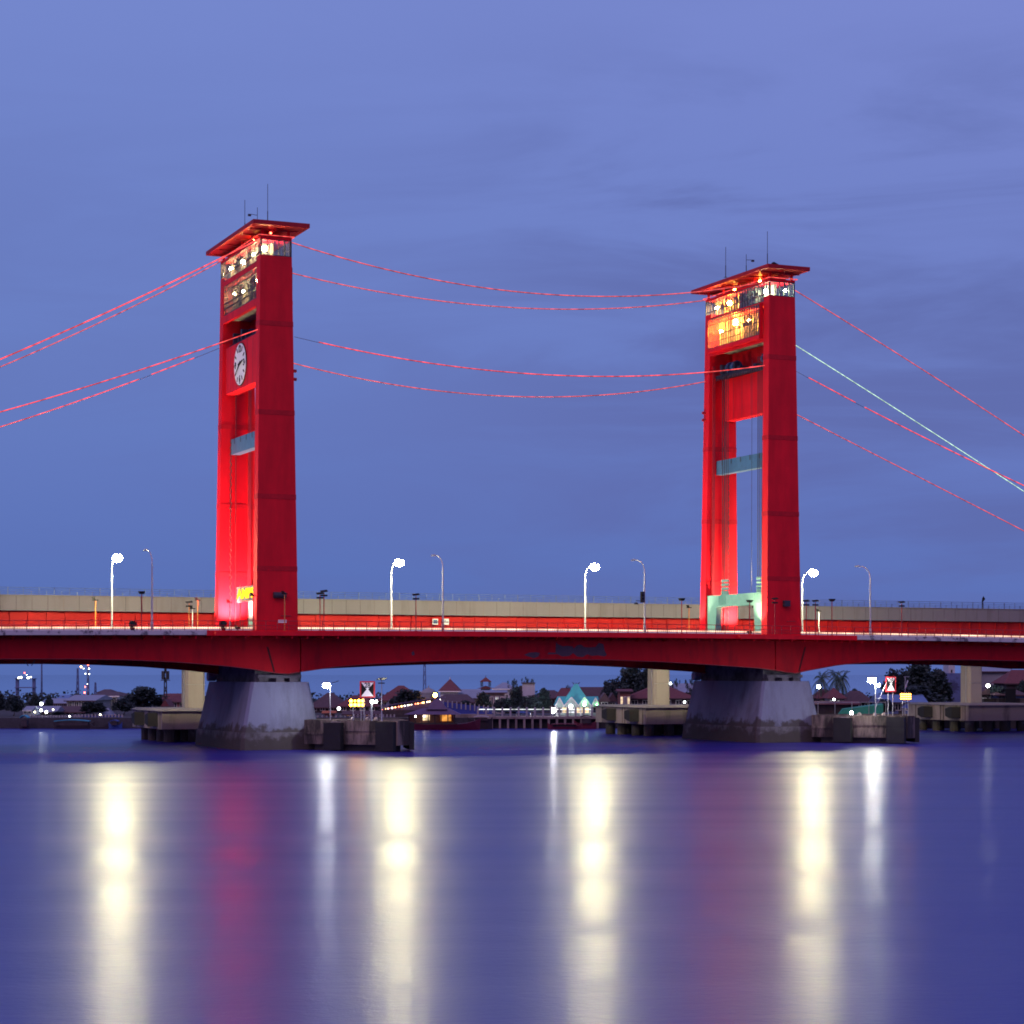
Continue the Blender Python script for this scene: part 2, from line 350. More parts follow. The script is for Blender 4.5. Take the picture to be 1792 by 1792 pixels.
# haunched girders, cut where the photo shows the slit beside each tower
near = [(-140, 1158), (0, 1152.3), (130, 1152.3), (225, 1154), (313, 1158), (400, 1165), (440, 1170), (470, 1175), (499, 1179.5), (522, 1175.3),
        (550, 1171.4), (587, 1166), (649, 1161.2), (745, 1156.6), (830, 1154), (900, 1153), (985, 1153), (1065, 1154), (1170, 1158), (1237, 1162), (1323, 1168), (1357, 1172.5),
        (1390, 1178), (1406, 1174), (1465, 1163.2), (1518, 1158), (1600, 1154.3), (1700, 1154), (1792, 1156), (1850, 1159), (1900, 1163)]
gp = [P(a, b, .4) for a, b in near]; gp = [(XL, gp[0].z - 1.2)] + [(p.x, p.z) for p in gp] + [(XR, 10.3)]
def gz(x):
    for (a, za), (b, zb) in zip(gp, gp[1:]):
        if a <= x <= b: return za + (zb - za) * (x - a) / (b - a)
    return gp[-1][1]
CUT = [P(526, 1140, .4).x, P(1357, 1140, .4).x]
def girder(mb, y0, y1, a, b, drop, th=0):
    n = max(2, int((b - a) / 1.5)); xs = sorted(set([a + (b - a) * i / n for i in range(n + 1)] + [x for x, _ in gp if a < x < b]))
    return mb.slab([(x, zd(x) - .42) for x in xs] + [(x, gz(x) - drop) for x in reversed(xs)], y0, y1)
segs = [(XL, CUT[0] - .07), (CUT[0] + .07, CUT[1] - .07), (CUT[1] + .07, XR)]
for a, b in segs:
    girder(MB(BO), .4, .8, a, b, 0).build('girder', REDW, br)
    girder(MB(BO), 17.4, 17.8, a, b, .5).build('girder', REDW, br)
d = MB(BO)
for a, b in segs:
    xs = [x for x in run(1.5) if a < x < b]; xs = [a] + xs + [b]
    for y0, y1, dr in ((.15, 1.05, 0), (17.15, 18.05, .5)):
        d.slab([(x, gz(x) - dr - .003) for x in xs] + [(x, gz(x) - dr - .09) for x in reversed(xs)], y0, y1)
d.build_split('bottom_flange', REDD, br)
d = MB(BO); x = XL + 3
while x < XR:
    if all(abs(x - q) > .5 for q in CUT): d.box(x - .12, x + .12, .803, 17.397, gz(x) + .9, zd(x) - .423)
    x += 4.1
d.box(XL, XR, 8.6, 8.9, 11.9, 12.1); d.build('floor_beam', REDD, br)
d = MB(BO); x = XL + 1
while x < XR:                                       # little brackets under the overhanging footway
    z = zd(x); nr = min(abs(x - t) for t in TW); o = -3.4 if nr < 8 else -2.3
    if nr < 16: d.slab([(x - .07, z - .521), (x + .07, z - .521), (x + .07, z - .85), (x - .07, z - .85)], o + .1, o + .35); d.box(x - .05, x + .05, o + .352, .397, z - .72, z - .53)
    else: d.hexa([(x - .05, .1, z - .95), (x + .05, .1, z - .95), (x + .05, .397, z - .95), (x - .05, .397, z - .95)], [(x - .05, o + .2, z - .51), (x + .05, o + .2, z - .51), (x + .05, .397, z - .425), (x - .05, .397, z - .425)])
    x += 1.9
bk_ = d.build('bracket', RED, br); bk_['kind'] = 'stuff'
# splice plates of the pier panels, peeled patches of paint
d = MB(BO)
for (a, b), (c, e) in (((468, 1132), (480, 1176)), ((1409, 1132), (1398, 1175))):
    u, v = P(a, b, .4), P(c, e, .4); d.hexa([(v.x - .12, .37, v.z), (v.x + .12, .37, v.z), (v.x + .12, .397, v.z), (v.x - .12, .397, v.z)], [(u.x - .12, .37, u.z), (u.x + .12, .37, u.z), (u.x + .12, .397, u.z), (u.x - .12, .397, u.z)])
d.build_split('splice_plate', M('dark_splice_paint', (.07, .004, .008), .8), br)
patch = [[(973, 1124), (978, 1128), (985, 1131), (993, 1130), (1002, 1131), (1004, 1135), (1010, 1129), (1017, 1128), (1022, 1132), (1030, 1133), (1042, 1132), (1048, 1125), (1056, 1127), (1058, 1138), (1062, 1146), (1058, 1149), (1046, 1147), (1036, 1148), (1028, 1145), (1020, 1150), (1010, 1149), (1003, 1143), (996, 1148), (984, 1149), (976, 1145), (958, 1145), (960, 1142), (972, 1142)],
         [(917, 1146), (926, 1142), (938, 1141), (945, 1143), (942, 1149), (934, 1152), (925, 1149)], [(720, 1142), (724, 1139), (726, 1146), (721, 1147)]]
for pl in patch:
    q = [P(a, b, .39) for a, b in pl]; MB(BO).slab([(p.x, p.z) for p in q], .385, .397).build('bare_patch', BARE, br)['label'] = 'bare purple brown primer where the red paint peeled'
# railings
def railing(y, dz, name):
    d = MB(BO); xs = run(1.4)
    for x in xs:
        z = zd(x) + dz; d.box(x - .035, x + .035, y - .035, y + .035, z, z + 1.12)
    for hh, r in ((1.12, .04), (.60, .03), (.16, .03)): d.tube([(x, y, zd(x) + dz + hh) for x in run(4.2)], r, 4)
    x = XL
    while x < XR:
        z = zd(x) + dz; d.box(x - .014, x + .014, y - .014, y + .014, z + .14, z + .60); x += .28
    return d.build(name, REDD, br)
railing(-2.4, .12, 'railing'); railing(20.8, .12, 'railing')
strip(MB(BO), 1.93, 2.22, -.05, .36).build('added_barrier', WHITE, br)  # white barrier added to carry the glowing strip
strip(MB(BO), 1.97, 2.18, .363, .60).build('trail_glow_strip', TRAILG, br)  # added glow standing in for passing headlights, no lamp of the bridge
# two thin struts hanging under the left span
d = MB(BO)
for a, b in (((44, 1157), (49.5, 1165.5)), ((61, 1156), (55, 1165))): d.tube([P(*a, .4), P(*b, .4)], .05, 5)
d.build_split('hanging_strut', STEEL, br)

# ------------------------------------------------------------------ towers
def hl(z): return 2.6 - (z - 14.5) * .0142
def hw(z): return 9.35 - (z - 14.5) * .0108
YC = 9.2
def band_window(mb_f, mb_g, x, y0, y1, z0, z1, rows, step, seed, side):
    rnd = random.Random(seed); n = max(1, int(round((y1 - y0) / step))); dx = .06
    zs = [z0] + [z0 + (z1 - z0) * r for r in rows] + [z1]
    for i in range(n + 1):
        y = y0 + (y1 - y0) * i / n; t = .035 if i % 4 else .08; mb_f.box(x - dx, x + dx, y - t, y + t, z0, z1)
    for z in zs: mb_f.box(x - dx * .9, x + dx * .9, y0, y1, z - .045, z + .045)
    for i in range(n):                                      # a little casement bar in some lights
        ya, yb = y0 + (y1 - y0) * i / n, y0 + (y1 - y0) * (i + 1) / n
        for za, zb in zip(zs, zs[1:]):
            if zb - za > 1. and rnd.random() < .55:
                zz = za + (zb - za) * rnd.choice((.32, .45, .6)); mb_f.box(x - dx * .8, x + dx * .8, ya, yb, zz - .035, zz + .035)
                if rnd.random() < .35:                       # left ajar
                    o = -side * .45; mb_f.hexa([(x + o, ya + .05, za + .1), (x + o, yb - .05, za + .1), (x + o + .03, yb - .05, za + .1), (x + o + .03, ya + .05, za + .1)],
                                             [(x, ya + .05, zz), (x, yb - .05, zz), (x + .03, yb - .05, zz), (x + .03, ya + .05, zz)])
    mb_g.box(x - .012, x + .012, y0 + .02, y1 - .02, z0 + .02, z1 - .02)
def end_window(mb_f, mb_g, y, x0, x1, z0, z1):
    n = 5
    for i in range(n + 1): x = x0 + (x1 - x0) * i / n; mb_f.box(x - .045, x + .045, y - .06, y + .06, z0, z1)
    for z in (z0, z1): mb_f.box(x0, x1, y - .055, y + .055, z - .05, z + .05)
    mb_g.box(x0 + .02, x1 - .02, y - .012, y + .012, z0 + .02, z1 - .02)
def make_tower(x0, m, label, clock):
    zb = zd(x0) + .1; org = (x0, YC, zb); t = thing('bridge_tower', label, 'bridge tower', org, 0, 'red bridge towers')
    X = lambda v: x0 + m * v                                 # v > 0 towards the lift span
    B = lambda: MB(org)
    def legpart(mb, z0, z1, s, gx=0, gy=0, th=1.5):
        def q(z):
            a, b = hl(z) + gx, hw(z) + gy; return [(x0 - a, YC + s * b, z), (x0 + a, YC + s * b, z), (x0 + a, YC + s * (hw(z) - th - gy), z), (x0 - a, YC + s * (hw(z) - th - gy), z)]
        return mb.hexa(q(z0), q(z1))
    zs = [zb, 18.9, 21.7, 30.3, 40.4, 51.1, 59.25]
    for s in (-1, 1):
        leg = legpart(B(), zb, 59.25, s).build('leg', RED, t)
        d = B()
        for z in (21.4, 30.05, 40.15, 50.85): legpart(d, z, z + .6, s, .03, .03)
        d.build_split('seam_band', SEAM, leg)
        d = B()                                             # guide rail and conduit on the inner face
        yi = lambda z: YC + s * (hw(z) - 1.5)
        for v0, v1 in ((1.25, 1.65), (-.42, -.30)):
            d.hexa([(X(v0), yi(zb) - s * .22, zb), (X(v1), yi(zb) - s * .22, zb), (X(v1), yi(zb), zb), (X(v0), yi(zb), zb)], [(X(v0), yi(52) - s * .22, 52), (X(v1), yi(52) - s * .22, 52), (X(v1), yi(52), 52), (X(v0), yi(52), 52)])
        d.build_split('guide_rail', REDD, leg)
        d = B(); pts = []
        for i in range(60): z = zb + i * .42; pts.append((X(-1.0 + (.09 if i % 2 else -.09)), yi(z) - s * .1, z))
        d.tube(pts, .045, 4); d.build('cable_run', STEEL, leg)
    yin = lambda z: hw(z) - 1.5
    # lintels and the solid bands between the windows
    d = B(); z0, z1 = 53.4, 54.35
    for sg, lo in ((-1, 53.4 if m > 0 else 51.6), (1, 51.6 if m > 0 else 53.4)):
        a = hl(54); d.box(*sorted((X(sg * a), X(sg * (a - .5)))), YC - yin(54) - .04, YC + yin(54) + .04, lo, 54.3)
    d.build_split('lintel', RED, t)
    d = B(); a = hl(58.5); d.box(X(-a) if m > 0 else X(a), X(a) if m > 0 else X(-a), YC - yin(58) - .02, YC + yin(58) + .02, 58.12, 58.7); d.build('spandrel', RED, t)
    d = B(); a = hl(54) - .52; d.box(x0 - a, x0 + a, YC - yin(54), YC + yin(54), 53.9, 54.25); d.build('cabin_floor', CONC, t)
    d = B(); a = hl(61) + .02; d.box(x0 - a, x0 + a, YC - hw(61) - .02, YC + hw(61) + .02, 61.2, 61.5); d.build('cabin_ceiling', RED, t)
    d = B(); d.box(x0 - .09, x0 + .09, YC - 7.2, YC + 7.2, 54.26, 58.1); d.box(x0 - .09, x0 + .09, YC - 7.2, YC + 7.2, 58.71, 61.19)
    for k in range(7):
        y = YC - 7 + k * 2.3; d.box(x0 - .9, x0 - .1, y, y + .12, 54.26, 58.1); d.box(x0 - 1., x0 - .1, y + .9, y + 1., 58.71, 61.19)
    for k in range(6): y = YC - 6.6 + k * 2.45; d.box(x0 - .55, x0 - .12, y, y + .8, 54.26, 55.4 + .25 * (k % 3))
    d.build('cabin_partition', CREAM, t)
    # window bands
    wf, wg = B(), B()
    a = hl(60) - .06
    for sg in (-1, 1): band_window(wf, wg, X(sg * a), YC - hw(60) + .1, YC + hw(60) - .1, 58.72, 61.18, (.36,), .72, 3 + sg + x0, math.copysign(1, X(sg) - x0))
    for s in (-1, 1): end_window(wf, wg, YC + s * (hw(60) - .06), x0 - a + .1, x0 + a - .1, 59.3, 61.15)
    f = wf.build('upper_window', STEEL, t); wg.build('glass', GLASSW, f)
    wf, wg = B(), B(); a = hl(56) - .12
    band_window(wf, wg, X(-a), YC - yin(56), YC + yin(56), 54.4, 58.1, (.22, .40, .80), .66, 11 + x0, math.copysign(1, X(-1) - x0))
    f = wf.build('lower_window', STEEL, t); wg.build('glass', GLASSW, f)
    wf, wg = B(), B(); a = hl(56) + .5
    band_window(wf, wg, X(a), YC - 7.1, YC + 7.1, 54.3, 58.3, (.2, .42, .80), .66, 23 + x0, math.copysign(1, X(1) - x0))
    xa, xb = sorted((X(a), X(hl(56) - .02)))
    f = wf.build('bay_window', STEEL, t); wg.build('glass', GLASSW, f)
    d = B(); d.box(xa - .08, xb, YC - 7.25, YC + 7.25, 53.75, 54.25) if m < 0 else d.box(xa, xb + .08, YC - 7.25, YC + 7.25, 53.75, 54.25)
    d.box(xa, xb, YC - 7.2, YC + 7.2, 58.36, 58.5)
    for s in (-1, 1): d.box(xa, xb, YC + s * 7.18 - .05, YC + s * 7.18 + .05, 54.255, 58.355)
    d.build('bay_frame', RED, t)
    # attic posts and the wide flat roof
    d = B(); a = hl(61) - .3
    for y in (-8.5, -4.3, 0, 4.3, 8.5):
        for sx in (-1, 1): d.box(x0 + sx * a - .14, x0 + sx * a + .14, YC + y - .14, YC + y + .14, 61.5, 62.46)
    d.build_split('attic_post', RED, t)
    rf = B().box(x0 - 3.5, x0 + (3.5 if m > 0 else 2.9), YC - 11.15, YC + 10.3, 62.46, 62.96).build('roof', ROOFRED, t)
    d = B().box(x0 - .12, x0 + .12, YC - 9.6, YC + 9.2, 62.30, 62.455)
    for y in (-8.5, -5, -1.5, 2, 5.5, 9): d.box(x0 - 3.1, x0 + 2.8, YC + y - .1, YC + y + .1, 62.30, 62.45)
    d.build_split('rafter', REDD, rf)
    d = B()
    for sx in (-1, 1): d.tube([(x0 + sx * 2.2, YC + y, 61.62) for y in (-9.1, 0, 9.1)], .06, 5)
    for sy in (-1, 1): d.tube([(x0 - 2.2, YC + sy * 9.1, 61.62), (x0 + 2.2, YC + sy * 9.1, 61.62)], .06, 5)
    d.build('roof_light_rope', LED_R, rf)
    # mid beam, lifting girder, ropes, sheaves, counterweight
    d = B().box(x0 - .95, x0 + .15, YC - yin(38), YC + yin(38) , 36.85, 38.8)
    d.build('mid_beam', BLUE, t)
    d = B()
    for k in range(5): y = YC - 4.6 + k * 2.6; d.box(x0 - .99, x0 - .953, y, y + .16, 38.1, 38.8)
    d.build_split('beam_notch', STEEL, t)
    d = B(); v0, v1 = sorted((X(1.35), X(2.25))); yy = yin(19)
    d.box(v0, v1, YC - yy + .02, YC + yy - .02, 18.3, 19.95)
    for s in (-1, 1):
        d.hexa([(v0, YC + s * (yy - 2.2), zb), (v1, YC + s * (yy - 2.2), zb), (v1, YC + s * (yy - .03), zb), (v0, YC + s * (yy - .03), zb)],
               [(v0, YC + s * (yy - 2.7), 18.298), (v1, YC + s * (yy - 2.7), 18.298), (v1, YC + s * (yy - .03), 18.298), (v0, YC + s * (yy - .03), 18.298)])
    lg = d.build('lifting_girder', TEAL, t)
    ropeY = (12.7, 2.9)
    r_ = B()
    for yy in ropeY:
        for k in range(4):
            y = yy + (k - 1.5) * .52; d = B()
            d.box(X(1.8) - .14, X(1.8) + .14, y - .13, y + .13, 19.955, 20.5)
            for zz in (20.8, 21.35, 21.9): d.ball((X(1.8), y, zz), .24, 6)
            for q in (-1, 1): d.box(min(v0, v1) - .06, min(v0, v1) - .003, y + q * .1 - .04, y + q * .1 + .04, 18.6, 19.9)
            d.build('rope_socket', TEAL, lg)
            r_.tube([(X(1.8), y, 22.1), (X(1.75), y, 51.6)], .055, 5)
    r_.tube([(X(1.8), 5.4, 20.2), (X(1.7), 5.4, 51.4)], .03, 4); r_.build_split('hoist_rope', STEEL, t)
    d = B()
    for yy in ropeY:
        for k in range(2):
            y = yy + (k - .5) * 1.5; d = B()
            d.disc((X(.4), y, 51.4), .85, (0, 1, 0), .45, 20); d.disc((X(.4), y, 51.55), .4, (0, 1, 0), .8, 10); d.build('sheave', DBLUE, t)
    d = B(); d.box(x0 - 1.2, x0 + 1.5, YC - yin(51), YC + yin(51), 50.30, 50.62)
    for k in range(30): y = YC - 7 + k * .48; d.box(x0 - 1.26, x0 - 1.203, y, y + .2, 49.9, 50.62)
    for y in (-6, -3.2, 1.2, 4.5): d.box(x0 - .8, x0 + .6, YC + y, YC + y + .7, 50.62, 51.1 + .25 * abs(math.sin(y)))
    for y in (-7.3, -5.6, 2.4, 6.0): d.cbox((x0 - .7, YC + y, 51.4), (.8, .5, 1.3))
    d.build('sheave_platform', NAVY, t)
    va, vb = sorted((X(-.25), X(-1.75)))
    cw = B().box(va, vb, YC - yin(47) + .35, YC + yin(47) - .35, 44.4, 50.2).build('counterweight', RED, t)
    d = B()
    for k in range(1, 6): y = YC - 7.4 + k * 2.45; d.box(va - .025, va - .003, y - .05, y + .05, 44.4, 50.2)
    d.build_split('panel_seam', REDD, cw)
    if clock:
        cx = va - .03; cy, cz = 9.45, 47.35; lx = -1
        ck = B().disc((cx - .03, cy, cz), 2.66, (1, 0, 0), .10, 48).build('clock', BLACK, t); org_l = Vector((x0, YC, zb))
        B().disc((cx - .10, cy, cz), 2.56, (1, 0, 0), .05, 48).build('clock_face', M('clock_face_white', (.84, .86, .9), .5, var=.03), ck)
        d = B()
        for h in range(12):
            a = h * math.pi / 6; u = Vector((0, -math.sin(a), math.cos(a))); p = Vector((cx - .14, cy, cz)); n = Vector((0, u.z, -u.y))
            r0, r1, wd = (1.75, 2.35, .11) if h % 3 else (2.25, 2.4, .16)
            q = [p + u * r0 + n * wd, p + u * r0 - n * wd, p + u * r1 - n * wd, p + u * r1 + n * wd]; d.hexa(q, [k + Vector((-.03, 0, 0)) for k in q])
        d.build_split('hour_mark', BLACK, ck)
        for h, tx in ((0, '12'), (3, '3'), (6, '6'), (9, '9')):
            a = h * math.pi / 6; p = Vector((cx - .16, cy - 1.83 * math.sin(a), cz + 1.83 * math.cos(a))) - org_l
            letters(tx, 1.15, .02, BLACK, 'numeral', ck, Matrix.Translation(p) @ FACE_LEFT)
        for ang, ln, wd in ((R(78), 1.55, .20), (R(238), 2.15, .15)):
            u = Vector((0, -math.sin(ang), math.cos(ang))); n = Vector((0, u.z, -u.y)); p = Vector((cx - .20, cy, cz))
            q = [p - u * .5 + n * wd, p - u * .5 - n * wd, p + u * ln - n * wd * .4, p + u * ln + n * wd * .4]
            B().hexa(q, [k + Vector((-.04, 0, 0)) for k in q]).build('clock_hand', BLACK, ck)
    # small fittings: bolts on the outer edges, floodlights, lamp on the near face, plaque
    d = B()
    for z in (45.6, 44.6):
        for s in ((1,) if m > 0 else (-1,)): d.tube([(x0 + s * hl(z), YC - 8.6 * (1 if m > 0 else -1), z), (x0 + s * (hl(z) + .45), YC - 8.6 * (1 if m > 0 else -1), z)], .2, 8)
    d.build_split('anchor_bolt', REDD, t)
    d = B(); yn = YC - hw(18.2)
    if m > 0: d.disc((x0 + .2, yn - .30, 18.5), .38, (1, 0, 0), 1.5, 12)
    else: d.cbox((x0 + .2, yn - .35, 18.4), (.9, .5, .8))
    d.tube([(x0 + .2, yn, 18.4), (x0 + .2, yn - .3, 18.4)], .1, 6); d.build('wall_lamp', STEEL, t)
    d = B(); d.box(x0 + .4, x0 + 1.7, yn - .12, yn, 16.0, 16.1); d.build('plaque_ledge', REDD, t)
    if m > 0: d = B(); yn2 = YC - hw(15.4); d.box(x0 + .1, x0 + 1.15, yn2 - .05, yn2 + .02, 15.2, 15.55); d.build('small_plaque', WHITE, t)
    return t
TL = make_tower(TW[0], 1, 'nearer tall red bridge tower carrying the white clock, its cabin lit pale yellow', True)
TR = make_tower(TW[1], -1, 'farther red bridge tower without a clock, its cabin glowing orange', False)

def bulb(par_name, label, pos, mat, r, mount):      # lamp hanging in a cabin
    t = thing('cabin_lamp', label, 'lamp', pos); d = MB().ball((0, 0, 0), r, 8); d.build('bulb', mat, t)
    MB().tube([(0, 0, r * .9), (0, 0, mount)], .03, 5).build('lamp_stem', STEEL, t); return t
x = TW[0]
bulb('', 'bright pale bulb at the near corner of the clock tower cabin', (x - 1.2, YC - 8.0, 60.2), WARMY, .34, 1.0)
bulb('', 'pale bulb in the middle of the upper storey of the clock tower cabin', (x - 1.2, YC + 1.2, 60.2), WARMY, .28, 1.0)
bulb('', 'pale bulb at the far end of the upper storey of the clock tower cabin', (x - 1.2, YC + 6.6, 60.3), WARMB, .25, .9)
bulb('', 'small bulb on the lower storey of the clock tower cabin near the near leg', (x - 1.1, YC - 4.6, 57.0), WARMY, .24, 1.1)
bulb('', 'dim bulb on the lower storey of the clock tower cabin towards the far leg', (x - 1.1, YC + 1.5, 56.6), WARMB, .22, 1.5)
bulb('', 'warm bulb behind the bay window of the clock tower cabin', (x + 1.2, YC - 5.6, 56.4), WARMB, .25, 1.7)
x = TW[1]
bulb('', 'blazing orange bulb on the lower storey of the orange lit cabin', (x - 1.25, YC + 1.6, 57.3), ORNGB, .42, .8)
bulb('', 'orange bulb on the upper storey of the orange lit cabin', (x - 1.25, YC + 3.2, 60.2), ORNGB, .34, 1.0)
bulb('', 'dimmer orange bulb at the far end of the orange lit cabin', (x - 1.2, YC + 6.9, 60.1), WARMB, .25, 1.1)
bulb('', 'greenish bulb at the near corner of the orange lit cabin', (x - 1.2, YC - 6.6, 60.2), GREENB, .30, 1.0)
bulb('', 'small greenish bulb at the near end window of the orange lit cabin', (x + .8, YC - 8.2, 60.2), GREENB, .20, 1.0)
bulb('', 'small orange bulb under the flat roof of the orange lit tower', (x - .9, YC + 2.5, 62.0), ORNGS, .16, .45)
bulb('', 'small orange bulb nearest the viewer under the orange lit roof', (x - .9, YC - 4.5, 62.0), ORNGS, .18, .45)
bulb('', 'small red bulb under the roof corner of the clock tower', (TW[0] - .6, YC - 8.6, 62.0), E('red_bulb', (1, .08, .04), 20), .14, .45)
bulb('', 'small yellowish bulb under the roof of the clock tower', (TW[0] - 1.2, YC - 3.4, 62.0), ORNGS, .13, .45)

bulb('', 'orange bulb in the near half of the orange bay window', (TW[1] - 1.5, YC - 2.6, 56.9), ORNGB, .20, 1.2)
bulb('', 'orange bulb at the far end of the orange bay window', (TW[1] - 1.5, YC + 5.2, 56.6), ORNGB, .24, 1.5)
bulb('', 'pale bulb between the middle and the near corner of the clock tower cabin', (TW[0] - 1.2, YC - 3.4, 60.3), WARMY, .24, .9)
bulb('', 'dim bulb at the far end of the lower storey of the clock tower cabin', (TW[0] - 1.2, YC + 5.0, 56.9), WARMB, .18, 1.2)

# roof masts
def mast(px, y0, y1, Y, label, arm=0):
    a = P(px, y0, Y); b = P(px, y1, Y); z0 = 62.96
    t = thing('roof_mast', label, 'antenna', (a.x, a.y, z0), 0, 'thin masts on the tower roofs'); h = a.z - z0
    d = MB().tube([(0, 0, 0), (0, 0, h * .4)], .06, 5); d.tube([(0, 0, h * .4), (0, 0, h)], .035, 5); d.box(-.15, .15, -.15, .15, 0, .08)
    d.build('mast_rod', STEEL, t)
    if arm: MB().tube([(0, 0, h * .7), (arm * .8, 0, h * .72)], .035, 5).cbox((arm * 1.0, 0, h * .68), (.35, .25, .25)).build('camera_arm', STEEL, t)
mast(428.5, 350, 393, 9, 'slender mast farther from the viewer on the clock tower roof')
mast(450.5, 363, 388, 6, 'short mast with side arm on the clock tower roof', -1)
mast(468.5, 322, 388, 3, 'tallest needle mast on the clock tower roof')
mast(1270, 432, 487, 9, 'slender mast farther from the viewer on the orange lit tower roof')
mast(1306, 445, 475, 5, 'short mast with a small dish on the orange lit tower roof', 1)
mast(1343, 405, 468, 1, 'tallest needle mast on the orange lit tower roof')
p = P(1355, 467, 1.5); t = thing('roof_floodlight', 'dark unlit floodlight tilted up on the orange lit tower roof', 'floodlight', (p.x, p.y, 62.96))
d = MB().hexa([(-.5, -.3, .5), (.2, -.3, .2), (.2, .3, .2), (-.5, .3, .5)], [(-.2, -.3, 1.0), (.5, -.3, .7), (.5, .3, .7), (-.2, .3, 1.0)]); d.build('lamp_housing', BLACK, t)
MB().box(-.06, .06, -.06, .06, 0, .45).build('bracket', STEEL, t)

# light-up name board across the clock tower gate
t = thing('name_board', 'white board with glowing yellow capital letters across the foot of the clock tower', 'sign', (TW[0] - .8, 8.6, 19.0), 0)
MB().box(-.12, .12, -6.7, 5.6, -.95, .95).build('board', CREAM, t)
letters('AMPERA', 1.75, .05, SIGNY, 'lettering', t, Matrix.Translation((-.18, -.55, 0)) @ FACE_LEFT, 1.8)
d = MB()
for y in (-6.2, 0, 5.2): d.tube([(.2, y, .9), (.2, y, 1.25)], .08, 5)
d.tube([(.2, 5.2, 0), (.2, 5.2, zd(0) - 19 + .1)], .07, 6).tube([(.2, -6.2, 0), (.2, -6.2, zd(0) - 19 + .1)], .07, 6); d.build('board_post', REDD, t)

# floodlights that wash the legs from the deck
def flood(pos, aim, watt, col, label, spot=70):
    t = thing('deck_floodlight', label, 'floodlight', pos, 0, 'floodlights aimed up the tower legs')
    dv = (Vector(aim) - Vector(pos)).normalized(); q = dv.to_track_quat('Z', 'Y').to_matrix().to_4x4()
    me = MB().box(-.3, .3, -.2, .2, -.12, .12); me.v = [q @ v + Vector((0, 0, .35)) for v in me.v]; me.build('lamp_housing', BLACK, t)
    me = MB().box(-.26, .26, -.16, .16, .122, .135); me.v = [q @ v + Vector((0, 0, .35)) for v in me.v]; me.build('lamp_lens', FLOODL, t)
    MB().box(-.05, .05, -.3, .3, 0, .3).build('bracket', STEEL, t)
    l = bpy.data.lights.new('floodlight_beam', 'SPOT'); l.energy = watt; l.color = col; l.spot_size = R(spot); l.spot_blend = .8; l.shadow_soft_size = .2
    o = bpy.data.objects.new('floodlight_beam', l); C.objects.link(o); o.parent = t; o.location = Vector((0, 0, .35)) + dv * .3; o.rotation_euler = dv.to_track_quat('-Z', 'Y').to_euler()
for x, nm in ((TW[0], 'the clock tower'), (TW[1], 'the orange lit tower')):
    z = zd(x) + .12
    for q, wn in (((-1.9, 'outer'), (-.7, 'inner')) if x == 0 else ((.6, 'inner'), (1.9, 'outer'))):
        flood((x + q, 14.3, z), (x + q * .8, 17.0, z + 9), 40000 if x == 0 else 17000, (1, .20, .19) if x == 0 else (1, .42, .26), f'{wn if x == 0 else ("left" if q < 0 else "right")} floodlight between the legs of {nm} aimed at its far leg' if x else f'{"left" if q < 0 else "right"} floodlight under the yellow letters aimed up the far leg', 110)
    flood((x - 4.6, 1.0, z), (x - 1.5, 2.4, z + 8), 9000, (1, .70, .36), f'floodlight on the footway aimed at the near leg of {nm}', 80)
    flood((x - 4.6, 19.4, z), (x - 2.4, 17.6, z + 9), 12000, (1, .66, .40), f'floodlight beyond the road aimed at the far leg of {nm}', 80)

# ------------------------------------------------------------------ bridge piers
def make_pier(x0, label):
    o = (x0, 10.5, 0); t = thing('bridge_pier', label, 'pier', o, 0, 'concrete piers under the bridge towers')
    def ring(hx0, hx1, y0, y1, c): return [(x0 - hx0, y0 + c), (x0 - hx0 + c, y0), (x0 + hx1 - c, y0), (x0 + hx1, y0 + c), (x0 + hx1, y1 - c), (x0 + hx1 - c, y1), (x0 - hx0 + c, y1), (x0 - hx0, y1 - c)]
    MB(o).prism(ring(4.6, 5.0, -1.3, 19.6, .35), 2.1, 8.1, ring(3.2, 4.0, -.2, 19.4, .3)).build('pier_shaft', CONCP, t)
    MB(o).prism(ring(5.2, 5.6, -1.9, 20.2, .5), -4, 2.095, ring(4.75, 5.15, -1.45, 19.8, .4)).build('footing', CONCW, t)
    d = MB(o); g = gz(x0)
    d.box(x0 - 2.4, x0 + 3.4, 1.3, 18.6, 8.103, 10.6); d.build('pier_cap', CONCW, t)
    d = MB(o)
    for y in (.6, 17.6):
        for q in (-1.6, .5, 2.2): d.box(x0 + q - .5, x0 + q + .5, y - .25, y + .55, 8.103, 8.55)
    d.box(x0 - 2.2, x0 + 3.2, .45, 1.29, 8.56, 8.95); d.build_split('bearing', CONCW, t)
    MB(o).tube([(x0 - 3.4, 19.0, 8.75), (x0 - 2.42, 19.0, 8.75)], .62, 14).build('bearing_roller', CONCP, t)
    return t
make_pier(TW[0], 'pale tapering concrete pier beneath the clock tower')
make_pier(TW[1], 'pale tapering concrete pier beneath the orange lit tower')

